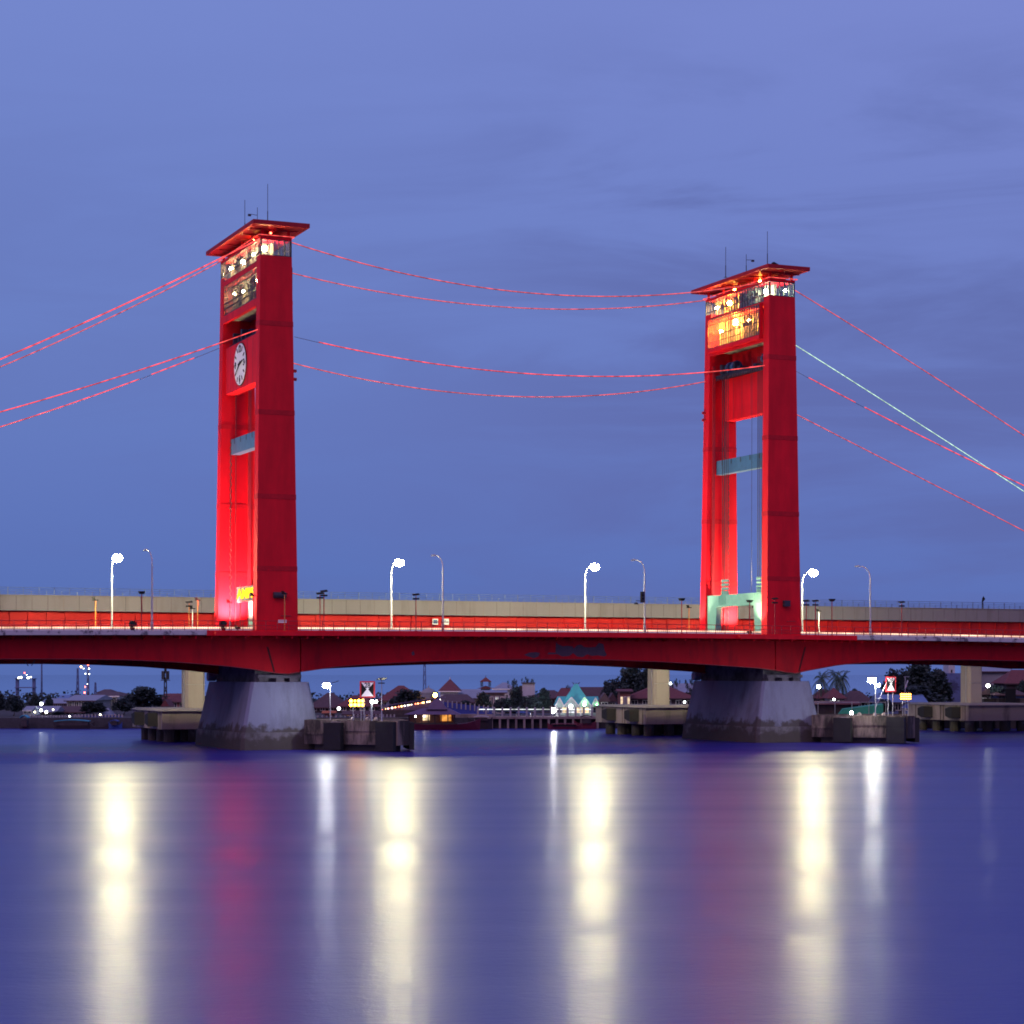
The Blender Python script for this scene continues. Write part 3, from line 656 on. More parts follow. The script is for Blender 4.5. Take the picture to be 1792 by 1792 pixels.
def make_fender(x0, label):
    o = (x0 + 9, -4, 0); t = thing('fender_platform', label, 'fender platform', o, 0, 'pointed fender platforms before the piers')
    A, Bp, Cc, Dd, Ee = Vector((x0 + 2.4, -3.2)), Vector((x0 + 10.4, -13.6)), Vector((x0 + 12.2, -12.6)), Vector((x0 + 16.0, 1.5)), Vector((x0 + 5.9, 2.5))
    pl = [A, Bp, Cc, Dd, Ee]
    MB(o).prism(pl, .75, 3.62).build('platform', CONCD, t)
    ins = [(p - Vector((x0 + 9, -5))) * .82 + Vector((x0 + 9, -5)) for p in pl]; MB(o).prism(ins, -3, .745).build('foot', CONCW, t)
    u = (Bp - A).normalized(); n = Vector((u.y, -u.x)); n = n if n.y < 0 else -n
    def pad(f0, f1, z0, z1, th, mat, nm, lo=.02):
        a, b = A + u * (Bp - A).length * f0, A + u * (Bp - A).length * f1
        MB(o).prism([a + n * lo, b + n * lo, b + n * th, a + n * th], z0, z1).build(nm, mat, t)
    pad(.25, .43, .15, 3.35, .75, RUBBER, 'rubber_fender'); pad(.80, .985, .1, 3.5, .7, RUBBER, 'rubber_fender')
    pad(.0, .235, 1.9, 2.15, .12, CONCD, 'ledge'); pad(.45, .78, 2.35, 3.55, .10, CONCD, 'ledge'); pad(.45, .78, .8, 2.0, .16, CONCD, 'ledge')
    v = (Dd - Cc).normalized(); m2 = Vector((v.y, -v.x)); m2 = m2 if m2.x > 0 else -m2
    MB(o).prism([Cc + m2 * .02, Cc + v * 8 + m2 * .02, Cc + v * 8 + m2 * .6, Cc + m2 * .6], .2, 3.4).build('rubber_fender', RUBBER, t)
    d = MB(o)
    for f in (.5, .66, .75): p = A + u * (Bp - A).length * f; d.ball((p.x + .5, p.y + .7, 3.75), .28, 8); d.box(p.x + .35, p.x + .65, p.y + .55, p.y + .85, 3.62, 3.75)
    p = A + (Bp - A) * .34; d.prism([p - u * .9 - n * .4, p + u * .9 - n * .4, p + u * .7 + n * .74, p - u * .2 + n * .74], 3.36, 3.46); d.build_split('bollard', CONC, t)
    return t
make_fender(TW[0], 'dark stained pointed fender platform beside the pier of the clock tower')
make_fender(TW[1], 'dark stained pointed fender platform beside the pier of the orange lit tower')

# ------------------------------------------------------------------ the railway viaduct behind
VY = 33.6
vi = thing('railway_viaduct', 'elevated railway viaduct with red girders and a beige parapet behind the road bridge', 'viaduct', (0, VY + 4.4, 0)); o = (0, VY + 4.4, 0)
MB(o).box(-110, 230, VY, VY + .35, 17.30, 19.25).box(-110, 230, VY + 8.4, VY + 8.75, 17.30, 19.25).build_split('parapet', CREAM, vi)
d = MB(o); x = -109.
while x < 230: d.box(x - .02, x + .02, VY - .012, VY - .002, 17.32, 19.23); x += 2.05
pj_ = d.build('panel_joint', CONCD, vi); pj_['kind'] = 'stuff'
MB(o).box(-110, 230, VY - .1, VY + .4, 19.253, 19.36).build('coping', CREAM, vi)
MB(o).box(-110, 230, VY + .353, VY + 8.397, 17.3, 17.7).build('track_deck', CONC, vi)
d = MB(o)
for y in (VY + .75, VY + 7.6): d.box(-110, 230, y, y + .4, 13.9, 17.297)
x = -108; k = 0; rr = random.Random(4)
while x < 230:
    wd = .55 if k % 4 == 0 else .10; d.box(x, x + wd, VY + .60, VY + .747, 14.0, 17.29); x += rr.choice((1.9, 2.4, 2.9, 4.6)); k += 1
d.build('girder', REDL, vi)
d = MB(o); x = -110.; k = 0
while x < 230:
    t_ = .05 if k % 3 == 0 else .03; d.box(x - t_, x + t_, VY + .1 - t_, VY + .1 + t_, 19.36, 20.3 if k % 2 == 0 else 19.85); x += 1.0; k += 1
for z in (20.3, 20.03, 19.78, 19.55): d.tube([(-110, VY + .1, z), (230, VY + .1, z)], .035, 4)
d.build('railing', RAILB, vi)
def make_vpier(x0, label):
    o = (x0, 38, 0); t = thing('viaduct_pier', label, 'viaduct pier', o, 0, 'piers of the railway viaduct')
    MB(o).prism([(x0 - 1.0, 36.7), (x0 + 1.0, 36.7), (x0 + 1.35, 37.1), (x0 + 1.35, 39.0), (x0 + 1.0, 39.4), (x0 - 1.0, 39.4), (x0 - 1.35, 39.0), (x0 - 1.35, 37.1)], 4.45, 12.9).build('column', CREAMC, t)
    MB(o).slab([(x0 - 1.3, 12.903), (x0 + 1.3, 12.903), (x0 + 1.5, 13.89), (x0 - 1.5, 13.89)], 34.2, 41.8).build('crosshead', CREAMC, t)
    d = MB(o).tube([(x0 - 1.41, 37.5, 4.5), (x0 - 1.41, 37.5, 12.9)], .07, 6); d.tube([(x0 - 1.38, 36.68, 7.6), (x0 + 1.38, 36.68, 7.6)], .03, 4); d.build('drain_pipe', GREYP, t)
    MB(o).box(x0 - 6.4, x0 + 6.4, 29.6, 46.4, 1.75, 4.15).build('pile_cap', CONC, t)
    MB(o).prism([(x0 - 6.7, 29.3), (x0 + 6.7, 29.3), (x0 + 6.7, 46.7), (x0 - 6.7, 46.7)], 4.153, 4.44, [(x0 - 6, 30), (x0 + 6, 30), (x0 + 6, 46), (x0 - 6, 46)]).build('cap_slab', CREAM, t)
    for y in (31.6, 35.6, 40.4, 44.4):
        for q in (-4.9, -1.6, 1.6, 4.9): MB(o).tube([(x0 + q, y, -4), (x0 + q, y, 1.745)], .75, 10).build('pile', CONCW, t)
    for y in (33.4, 41.0):
        MB(o).hexa([(x0 - 6.42, y - 1.6, 2.1), (x0 - 6.42, y + 1.6, 2.1), (x0 - 6.42, y + 1.6, 3.9), (x0 - 6.42, y - 1.6, 3.9)], [(x0 - 7.6, y - .9, 2.1), (x0 - 7.6, y + .9, 2.5), (x0 - 7.6, y + .9, 3.6), (x0 - 7.6, y - .9, 3.9)]).build('rubber_fender', RUBBER, t)
    d = MB(o)
    for y in (30.5, 36.3, 37.1, 44.0): d.box(x0 - 6.44, x0 - 6.403, y, y + .25, 1.8, 4.1)
    d.build_split('cap_joint', CONCD, t)
    return t
make_vpier(TW[0] - .3, 'viaduct pier standing left of the clock tower pier')
make_vpier(TW[1] + .9, 'viaduct pier between the river bank and the pier of the orange lit tower')
make_vpier(126.8, 'rightmost viaduct pier, beyond the second height sign')

# ------------------------------------------------------------------ light ropes between the towers
def rope(label, pts, Y, lit, mat, ext=None, r=.055):
    q = [P(a, b, Y) for a, b in pts]; xs = np.array([p.x for p in q]); zs = np.array([p.z for p in q])
    k = np.polyfit(xs, zs, 2 if len(pts) > 2 else 1); f = lambda x: float(np.polyval(k, x))
    x0, x1 = float(xs.min()), float(xs.max())
    def path(a, b, n=48): return [(a + (b - a) * i / n, Y, f(a + (b - a) * i / n)) for i in range(n + 1)]
    full = path(x0, x1)
    if ext == 'L':
        sl = min(-.0, 0) or (f(x0 + 3) - f(x0)) / 3; xe = x0 - (f(x0) - 14.6) / max(sl, .3); full = [(xe, Y, 14.6)] + full
    if ext == 'R':
        sl = (f(x1 - 3) - f(x1)) / 3; xe = x1 + (f(x1) - 14.6) / max(sl, .3); full = full + [(xe, Y, 14.6)]
    t = thing('light_rope', label, 'string lights', full[0], 0, 'strings of lights hung from the towers')
    MB(full[0]).tube(full, .028, 4).build('cable', STEEL, t)
    for a, b in lit:
        xa, xb = (P(a, 0, Y).x if a is not None else None), (P(b, 0, Y).x if b is not None else None)
        pl = path(x0 if xa is None else xa, x1 if xb is None else xb)
        if a is None and ext == 'L': pl = [full[0]] + pl
        if b is None and ext == 'R': pl = pl + [full[-1]]
        MB(full[0]).tube([Vector(p) + Vector((0, -.02, .06)) for p in pl], r, 5).build('led_rope', mat, t)
YN, YF = .55, 17.85
rope('brightest red light rope rising from the left edge to the clock tower roof', [(460, 415), (390, 452), (200, 541), (0, 630)], YN, [(None, None)], LED_R, 'L', .075)
rope('red light rope just below the brightest one on the left', [(392, 455), (200, 553), (0, 643)], YF, [(None, None)], LED_RD, 'L')
rope('red light rope from the left edge into the recess above the clock', [(451, 577), (385, 602), (200, 662), (0, 722)], YN, [(None, None)], LED_R, 'L')
rope('lowest red light rope left of the clock tower, unlit over a short gap', [(403, 601), (340, 628), (265, 656), (243, 664), (0, 748)], YF, [(None, 243), (265, 340)], LED_R, 'L')
rope('topmost red light rope sagging between the two towers', [(510, 426), (640, 462), (800, 497), (930, 514), (1030, 519), (1206, 514), (1340, 493)], YN, [(None, None)], LED_RD)
rope('second red light rope from the top between the two towers', [(505, 477), (520, 481), (640, 507), (800, 531), (960, 542), (1100, 538), (1238, 526)], YF, [(None, None)], LED_RD)
rope('third red light rope between the towers, unlit at its left end', [(515, 591), (558, 598), (785, 640), (960, 657), (1090, 660), (1200, 655), (1338, 640)], YN, [(558, None)], LED_R)
rope('lowest red light rope sagging between the two towers', [(500, 633), (516, 637), (700, 675), (800, 689), (935, 695), (1100, 688), (1275, 660)], YF, [(None, None)], LED_RD)
rope('red light rope falling from the roof of the farther tower to the right edge', [(1388, 507), (1590, 632), (1792, 763)], YN, [(None, None)], LED_RD, 'R')
rope('pale green light rope on the right of the farther tower', [(1300, 547), (1390, 604), (1560, 711), (1740, 827), (1792, 861)], YF, [(None, None)], LED_G, 'R')
rope('red light rope with a short unlit gap right of the farther tower', [(1345, 626), (1392, 646), (1497, 705), (1650, 784), (1792, 850)], YN, [(1415, 1497), (1513, None)], LED_R, 'R')
rope('lowest red light rope right of the farther tower', [(1300, 678), (1393, 726), (1590, 826), (1792, 930)], YF, [(None, None)], LED_RD, 'R')

# ------------------------------------------------------------------ street lamps on the bridge
def street_lamp(X, Y, lit, label, sgn, arm=3.):
    z = zd(X) + .1; t = thing('street_lamp', label, 'street lamp', (X, Y, z), 0, 'tall lamps along the road bridge'); h = 9.4
    d = MB().tube([(0, 0, 0), (0, 0, h - 1.6)], .13, 8, .09); pts = [(0, 0, h - 1.6)]
    for i in range(1, 7): a = i / 6 * math.pi / 2; pts.append((0, sgn * arm * .8 * (1 - math.cos(a)), h - 1.6 + 1.7 * math.sin(a)))
    d.tube(pts, .09, 6, .06); d.build('pole', GREYP, t)
    MB().box(-.2, .2, -.2, .2, 0, .05).tube([(0, 0, .05), (0, 0, 1.0)], .18, 8).build('pole_base', GREYP, t)
    yl = sgn * arm
    hd = MB().hexa([(-.18, yl - .5, h + .08), (.18, yl - .5, h + .08), (.18, yl + .5, h + .08), (-.18, yl + .5, h + .08)], [(-.1, yl - .4, h + .26), (.1, yl - .4, h + .26), (.1, yl + .4, h + .26), (-.1, yl + .4, h + .26)]).build('lamp_head', GREYP, t)
    if lit: smooth(MB().ball((0, yl, h - .22), .62, 14, .8).build('lamp_globe', LAMPW, t))
    else: MB().box(-.15, .15, yl - .4, yl + .4, h + .04, h + .077).build('lamp_lens', GREYP, hd)
for px, nm in ((196, 'lit street lamp left of the clock tower, its globe blazing'), (685, 'lit street lamp just right of the clock tower, its globe blazing'), (1024, 'lit street lamp just left of the farther tower, its globe blazing'), (1404, 'lit street lamp against the right edge of the farther tower')):
    street_lamp(P(px, 1000, 16.8).x, 16.8, True, nm, -1)
for px, nm in ((266, 'unlit lamp post left of the clock tower'), (775, 'unlit lamp post beside the two square signs on the viaduct'), (1128, 'unlit lamp post with a dark traffic signal left of the farther tower'), (1523, 'unlit lamp post right of the farther tower')):
    street_lamp(P(px, 1000, -1.6).x, -1.6, False, nm, 1, 3.2)
p = P(1124, 1045, -1.9); t = thing('traffic_signal', 'dark traffic signal box fixed to an unlit lamp post', 'signal', (p.x, -1.95, p.z))
MB().box(-.22, .22, -.2, .2, -.7, .7).build('signal_box', BLACK, t)
d = MB()
for k in (-.45, 0, .45): d.disc((0, -.22, k), .16, (0, 1, 0), .04, 12)
d.build_split('signal_lens', STEEL, t); MB().tube([(0, 0, -.5), (-.9, 0, -.45), (-.9, 0, -.75)], .05, 5).box(-1.1, -.7, -.12, .12, -.95, -.72).build('side_arm', STEEL, t)

def post(px, ytop, near, kind, col, label):
    Y = -1.9 if near else 17.2; p = P(px, ytop, Y); z = zd(p.x) + .1; h = p.z - z
    t = thing('short_lamp_post', label, 'lamp post', (p.x, Y, z), 0, 'short lamp posts on the bridge footways')
    MB().tube([(0, 0, 0), (0, 0, h)], .06, 6).box(-.16, .16, -.16, .16, 0, .06).build('post', col, t)
    d = MB()
    if kind == 'panel': d.hexa([(-.42, -.25, h), (.42, -.25, h + .12), (.42, .25, h + .3), (-.42, .25, h + .18)], [(-.42, -.25, h + .07), (.42, -.25, h + .19), (.42, .25, h + .37), (-.42, .25, h + .25)]); d.box(-.4, .4, -.12, .12, h - .45, h - .25)
    elif kind == 'bowl': d.hexa([(-.22, -.22, h - .1), (.22, -.22, h - .1), (.22, .22, h - .1), (-.22, .22, h - .1)], [(-.36, -.36, h + .22), (.36, -.36, h + .22), (.36, .36, h + .22), (-.36, .36, h + .22)])
    else: d.box(-.35, .35, -.1, .1, h, h + .12); d.hexa([(-.3, -.1, h + .12), (.0, -.1, h + .12), (.0, .1, h + .12), (-.3, .1, h + .12)], [(-.42, -.1, h + .4), (-.12, -.1, h + .4), (-.12, .1, h + .4), (-.42, .1, h + .4)])
    d.build('lamp_head', BLACK, t)
PN = [(167, 1051, 0, 'bar', ORANGE, 'orange post with a small bracket, leftmost on the bridge'), (248, 1038, 1, 'bowl', REDD, 'dark red post with a bowl head left of the clock tower'),
 (331, 1056, 0, 'panel', ORANGE, 'orange post with a tilted panel left of the clock tower'), (337, 1066, 0, 'bar', WHITE, 'short white post left of the clock tower'), (346, 1051, 0, 'bar', ORANGE, 'bare orange post nearest the left side of the clock tower'),
 (402, 1055, 1, 'bar', GREYP, 'thin grey post before the far leg of the clock tower'), (443, 1043, 1, 'bar', REDD, 'dark red post at the inner corner of the clock tower'), (498, 1040, 1, 'bar', ORANGE, 'orange post before the near leg of the clock tower'),
 (560, 1041, 1, 'panel', REDD, 'lower of two dark posts right of the clock tower'), (567, 1037, 1, 'panel', REDD, 'higher of two dark posts right of the clock tower'), (728, 1043, 1, 'panel', REDD, 'dark post with a tilted panel between a lit and an unlit lamp'),
 (1193, 1050, 1, 'bowl', REDD, 'dark post with a bowl head left of the farther tower'), (1206, 1064, 0, 'bar', ORANGE, 'orange post left of the farther tower'),
 (1312, 1053, 1, 'bowl', REDD, 'dark post with a bowl head inside the gate of the farther tower'), (1320, 1064, 0, 'bar', ORANGE, 'orange post inside the gate of the farther tower'), (1331, 1060, 0, 'bar', WHITE, 'white post inside the gate of the farther tower'),
 (1356, 1050, 1, 'panel', REDD, 'dark red post before the near leg of the farther tower'), (1411, 1054, 1, 'panel', REDD, 'dark red post at the right edge of the farther tower'), (1427, 1054, 1, 'panel', REDD, 'dark red post a little right of the farther tower'),
 (1433, 1070, 0, 'bar', WHITE, 'short pale post right of the farther tower'), (1456, 1051, 1, 'bowl', REDD, 'dark post with a bowl head right of the farther tower'), (1578, 1056, 1, 'panel', REDD, 'rightmost dark post, beyond the unlit lamp')]
for a in PN: post(*a)
for px, col, lb in ((762, BLUE, 'square sign with a blue field on the viaduct girder'), (781, WHITE, 'square white sign with grey marks on the viaduct girder')):
    p = P(px, 1088, 34.0); t = thing('square_sign', lb, 'sign', (p.x, 34.1, p.z)); MB().box(-.42, .42, -.06, .05, -.42, .42).build('board', WHITE, t)
    d = MB().box(-.30, .30, -.085, -.063, -.28, .28) if col is BLUE else MB().box(-.25, -.05, -.085, -.063, -.1, .25).box(.02, .25, -.085, -.063, -.2, .1); d.build('sign_face', BLUE if col is BLUE else GREYP, t)
    MB().tube([(0, .03, -.5), (0, .1, -.42)], .05, 5).box(-.05, .05, .05, .24, -.3, .3).build('bracket', STEEL, t)
p = P(1720, 1062, VY + .1); t = thing('track_sign', 'small dark diamond sign on a post above the viaduct railing', 'sign', (p.x, VY + .2, 19.36))
MB().box(-.08, .08, -.08, .08, 0, 1.35).build('post', BLACK, t);
d = MB().add([(.15, -.06, 1.1), (.5, -.06, 1.5), (.15, -.06, 1.95), (-.1, -.06, 1.5), (.15, .02, 1.1), (.5, .02, 1.5), (.15, .02, 1.95), (-.1, .02, 1.5)], [(0, 1, 2, 3), (7, 6, 5, 4), (0, 4, 5, 1), (1, 5, 6, 2), (2, 6, 7, 3), (3, 7, 4, 0)]); d.build('board', BLACK, t)
for px, lb in ((232, 'round dark shrub in a tub on the footway left of the clock tower'), (391, 'round dark shrub in a tub on the footway before the clock tower')):
    p = P(px, 1102, -1.7); t = thing('potted_shrub', lb, 'potted plant', (p.x, -1.7, zd(p.x) + .1)); rr = random.Random(px); d = MB()
    MB().tube([(0, 0, 0), (0, 0, .35)], .22, 10, .3).build('tub', BLACK, t)
    for k in range(260):
        v = Vector((rr.gauss(0, 1), rr.gauss(0, 1), rr.gauss(0, 1))).normalized() * (rr.random() ** .4 * .42) + Vector((0, 0, .75)); a = Vector((rr.gauss(0, .07), rr.gauss(0, .07), rr.gauss(0, .07))); b = Vector((rr.gauss(0, .07), rr.gauss(0, .07), rr.gauss(0, .07))); d.add([v - a, v - b, v + a, v + b], [(0, 1, 2, 3)])
    d.build('foliage', LEAF2, t)

# ------------------------------------------------------------------ signs and lamps on the fender platforms
def face(o): return Matrix.Translation(o)
def height_sign(px0, px1, y0, y1, D, zfoot, label, yaw=0.):
    c = Q((px0 + px1) / 2, D, zfoot); wd = (px1 - px0) / F * D / 2; z0, z1 = ZY(y1, D) - zfoot, ZY(y0, D) - zfoot; zm = (z0 + z1) / 2; hh = (z1 - z0) / 2
    t = thing('height_sign', label, 'sign', c, -ANG + yaw, 'clearance signs reading 28'); b = wd * .80; bh = hh * .83
    MB().box(-wd, wd, -.04, .04, z0, z1).build('red_board', M('sign_red', (.55, .03, .035), .5, var=.05) if 'sign_red' not in bpy.data.materials else bpy.data.materials['sign_red'], t)
    MB().box(-b, b, -.055, -.043, zm - bh, zm + bh).build('black_field', BLACK, t)
    n = .11 * wd; d = MB()
    for s in (-1, 1): d.add([(-n, -.07, zm), (n, -.07, zm), (b, -.07, zm + s * bh), (-b, -.07, zm + s * bh), (-n, -.058, zm), (n, -.058, zm), (b, -.058, zm + s * bh), (-b, -.058, zm + s * bh)], [(0, 1, 2, 3), (4, 5, 6, 7), (0, 1, 5, 4), (1, 2, 6, 5), (2, 3, 7, 6), (3, 0, 4, 7)])
    f = d.build('white_hourglass', M('sign_white', (.86, .84, .82), .5, var=.03) if 'sign_white' not in bpy.data.materials else bpy.data.materials['sign_white'], t)
    letters('28', hh * .85, .006, BLACK, 'numerals', f, Matrix.Translation((0, -.08, zm + hh * .47)) @ FACE_VIEW, .82)
    d = MB()
    for s in (-.45, .45): d.tube([(s * wd, .1, 0), (s * wd, .1, z1 - .1)], .05, 6)
    d.build_split('post', GREYP, t)
height_sign(629.5, 656.5, 1192, 1221, 249, 3.62, 'square red bordered clearance sign reading 28 on the platform by the clock tower pier')
height_sign(1549, 1568.5, 1184, 1211, 277, 3.62, 'square red bordered clearance sign reading 28 by the pier of the orange lit tower', .25)
def led_board(px0, px1, y0, y1, D, label, cols, rows, small=()):
    c = Q((px0 + px1) / 2, D, 3.62); wd = (px1 - px0) / F * D / 2; z0, z1 = ZY(y1, D) - 3.62, ZY(y0, D) - 3.62
    t = thing('led_board', label, 'display board', c, -ANG, 'amber display boards'); MB().box(-wd, wd, -.08, .1, z0, z1).build('board', BLACK, t)
    d = MB(); cw = 2 * wd / cols; ch = (z1 - z0) / rows
    for i in range(cols):
        for j in range(rows):
            r = .42 * min(cw, ch) * (.6 if (i, j) in small else 1); cx_, cz_ = -wd + cw * (i + .5), z0 + ch * (j + .5); d.disc((cx_, -.10, cz_), r, (0, 1, 0), .03, 12)
    d.build('amber_lights', AMBER, t); d = MB()
    for s in (-.5, .5): d.tube([(s * wd, .15, 0), (s * wd, .15, z1 - .1)], .05, 6)
    d.build_split('post', GREYP, t)
led_board(611, 638.5, 1223, 1237, 250, 'glowing amber board of eight round lights on the platform by the clock tower pier', 4, 2, ((1, 1),))
led_board(1575.5, 1594, 1213, 1224.5, 278, 'glowing amber board of small lights by the pier of the orange lit tower', 6, 3)
def pole_lamp(px, ptop, plx, ply, D, zf, label, mat, r, brace=False, extra=None, panel=False):
    c = Q(px, D, zf); h = ZY(ptop, D) - zf; t = thing('pole_lamp', label, 'lamp', c, -ANG, 'white lamps on poles')
    lx = (plx - px) / F * D; lz = ZY(ply, D) - zf
    d = MB().tube([(0, 0, 0), (0, 0, h)], .06, 6); d.tube([(0, 0, h - .1), (lx * .8, -.25, lz + r + .1)], .035, 5)
    if brace: d.tube([(0, 0, 1.0), (1.5, .3, 4.4)], .035, 5); d.box(.1, .9, -.04, .04, 2.25, 2.32)
    d.build('pole', GREYP, t)
    smooth(MB().ball((lx, -.3, lz), r, 12).build('lamp_globe', mat, t))
    if r > .3: MB().prism([(lx + r * 1.9 * math.cos(k * .5236), -.15 + r * 1.9 * math.sin(k * .5236)) for k in range(12)], lz + r * .62, lz + r * 1.1, [(lx + r * .5 * math.cos(k * .5236), -.15 + r * .5 * math.sin(k * .5236)) for k in range(12)]).box(lx - r * 1.3, lx + r * 1.3, r * 1.05 - .3, r * 1.05 - .22, lz - r * .7, lz + r * .61).build('lamp_hood', GREYP, t)
    if extra: smooth(MB().ball(((extra[0] - px) / F * D, -.3, ZY(extra[1], D) - zf), extra[2], 8).build('side_lamp', mat, t))
    if panel: MB().hexa([(.2, -.3, h), (1.0, -.3, h + .25), (1.0, .2, h + .3), (.2, .2, h + .05)], [(.2, -.3, h + .05), (1.0, -.3, h + .3), (1.0, .2, h + .35), (.2, .2, h + .1)]).build('solar_panel', NAVY, t)
LAMPF = E('floodlit_white_lamp', (.95, .97, 1), 330)
pole_lamp(578, 1196, 571, 1199, 252, 3.62, 'blazing white lamp on a thin pole beside the pier of the clock tower', LAMPF, .36, panel=True)
pole_lamp(1532, 1198, 1526, 1190, 275, 3.62, 'blazing white lamp on a braced pole beside the pier of the orange lit tower', E('floodlit_white_lamp_far', (1, 1, .86), 330), .42, True, (1537, 1199, .2))
pole_lamp(651, 1234, 652, 1228, 247.4, 3.62, 'small white floodlight below the clearance sign by the clock tower pier', E('small_flood', (.95, 1, .95), 75), .20, extra=(659, 1227.5, .13))
c = Q(668, 247, 3.62); t = thing('solar_lamp', 'dark solar panel on a slender post beside the clearance sign', 'solar lamp', c, -ANG); h = ZY(1190, 247) - 3.62
MB().tube([(0, 0, 0), (0, 0, h)], .06, 6).tube([(0, 0, 0), (0, 0, .9)], .09, 8).build('post', GREYP, t)
MB().hexa([(-.62, -.4, h), (.40, -.4, h), (.62, .4, h + .22), (-.3, .4, h + .22)], [(-.62, -.4, h + .05), (.40, -.4, h + .05), (.62, .4, h + .27), (-.3, .4, h + .27)]).build('solar_panel', NAVY, t)
MB().box(-.42, .35, -.08, .08, h - .42, h - .3).build('lamp_head', BLACK, t)
c = Q(1584, 279, 3.62); t = thing('thin_pole', 'thin pole with cross arms behind the amber board on the right', 'pole', c, -ANG); h = ZY(1184, 279) - 3.62
MB().tube([(0, 0, 0), (0, 0, h)], .045, 5).box(-.2, .5, -.03, .03, h - .05, h).tube([(0, 0, h - 1.6), (.35, 0, h - .5)], .1, 6).build('pole', GREYP, t)
smooth(MB().ball((0, 0, 0), .22, 10).build('bulb', E('wall_flood', (.9, .97, 1), 45), tt := thing('wall_light', 'small white light shining on the wall of the right fender platform', 'lamp', Q(1490, 280.0, 3.95), -ANG))); MB().box(-.1, .1, -.05, .25, -.34, -.2).tube([(0, .05, -.25), (0, .05, -.1)], .05, 5).build('bracket', STEEL, tt)

# ------------------------------------------------------------------ far bank
GZ = 1.75
def wpx(a, D): return a / F * D
def house(label, px0, px1, yeave, yridge, D, wall, roof, style='gable', dep=8., win=3, lit=None, yaw=0., over=.5, cat='house', ridge=.5, zb=GZ, door=True):
    c = Q((px0 + px1) / 2, D, zb); wd = wpx(px1 - px0, D) / 2; he = ZY(yeave, D) - zb; hr = ZY(yridge, D) - zb
    t = thing('house' if cat == 'house' else cat.replace(' ', '_'), label, cat, c, -ANG + yaw, None)
    w2 = wd - over if wd > 2 * over else wd
    MB().box(-w2, w2, 0, dep, 0, he - .003).build('wall', wall, t)
    a, b, e0, e1 = wd, over, -over, dep + over
    d = MB()
    if style == 'gable':      # ridge along the front
        d.add([(-a, e0, he), (a, e0, he), (a, e1, he), (-a, e1, he), (-a, dep / 2, hr), (a, dep / 2, hr)], [(0, 1, 5, 4), (2, 3, 4, 5), (1, 2, 5), (3, 0, 4), (3, 2, 1, 0)])
    elif style == 'front':    # gable faces the river
        d.add([(-a, e0, he), (a, e0, he), (a, e1, he), (-a, e1, he), (0, e0, hr), (0, e1, hr)], [(0, 4, 5, 3), (1, 2, 5, 4), (0, 1, 4), (2, 3, 5), (3, 2, 1, 0)])
    else:                     # hip, or pyramid when ridge is small
        r = a * ridge; d.add([(-a, e0, he), (a, e0, he), (a, e1, he), (-a, e1, he), (-r, dep / 2, hr), (r, dep / 2, hr)], [(0, 1, 5, 4), (2, 3, 4, 5), (1, 2, 5), (3, 0, 4), (3, 2, 1, 0)])
    rf = d.build('roof', roof, t)
    MB().box(-a + .02, a - .02, e0 - .06, e0 - .003, he - .18, he + .02).build('fascia', WHITE if wall in (WALLT, WALLW) else ROOFB, rf)
    if win:
        for k in range(win):
            x = -w2 + (2 * w2) * (k + .5) / win; ww = min(.55, w2 / win * .5); z0, z1 = he * .42, min(he * .86, he * .42 + 1.4)
            fr = MB().box(x - ww - .08, x + ww + .08, -.06, -.003, z0 - .08, z1 + .08).box(x - .03, x + .03, -.10, -.063, z0, z1).build('window', WHITE, t)
            MB().box(x - ww, x + ww, -.08, -.062, z0, z1).build('pane', lit if lit and k % 2 == 0 else DKWIN, fr)
    if door and he > 2.3: x = -w2 * .1; MB().box(x - .5, x + .5, -.05, -.003, 0, 1.0 if he < 2 else 2.0).build('door', WALLD, t)
    return t

# tree kinds, built once and copied
def crown(lobes, n, leaf, seed, mat, t):
    rr = random.Random(seed); d = MB()
    tot = sum(l[3] ** 2 for l in lobes)
    for (x, y, z, r, f) in lobes:
        for k in range(int(n * r * r / tot)):
            v = Vector((rr.gauss(0, 1), rr.gauss(0, 1), rr.gauss(0, 1))).normalized(); v *= r * (rr.random() ** .38) * (1 + .28 * math.sin(5 * v.x + 3 * v.z + seed) * math.cos(4 * v.y)); v.z *= f
            p = Vector((x, y, z)) + v; s = leaf * rr.uniform(.5, 1.3)
            a = Vector((rr.gauss(0, 1), rr.gauss(0, 1), rr.gauss(0, .6))).normalized() * s; b = a.cross(Vector((rr.gauss(0, 1), rr.gauss(0, 1), rr.gauss(0, 1)))).normalized() * s * .6
            d.add([p - a, p - b, p + a, p + b], [(0, 1, 2, 3)])
    d.build('crown', mat, t)
def trunk(h, r, br, t, seed):
    rr = random.Random(seed); d = MB().tube([(0, 0, 0), (.1, 0, h * .5), (0, .1, h)], r, 7, r * .55)
    for k in range(br):
        a = rr.uniform(0, 6.3); z = h * rr.uniform(.55, .95); d.tube([(0, 0, z), (math.cos(a) * h * .25, math.sin(a) * h * .25, z + h * .22), (math.cos(a) * h * .42, math.sin(a) * h * .42, z + h * .5)], r * .4, 5, r * .15)
    d.build('trunk', BARK, t)
protos = {}
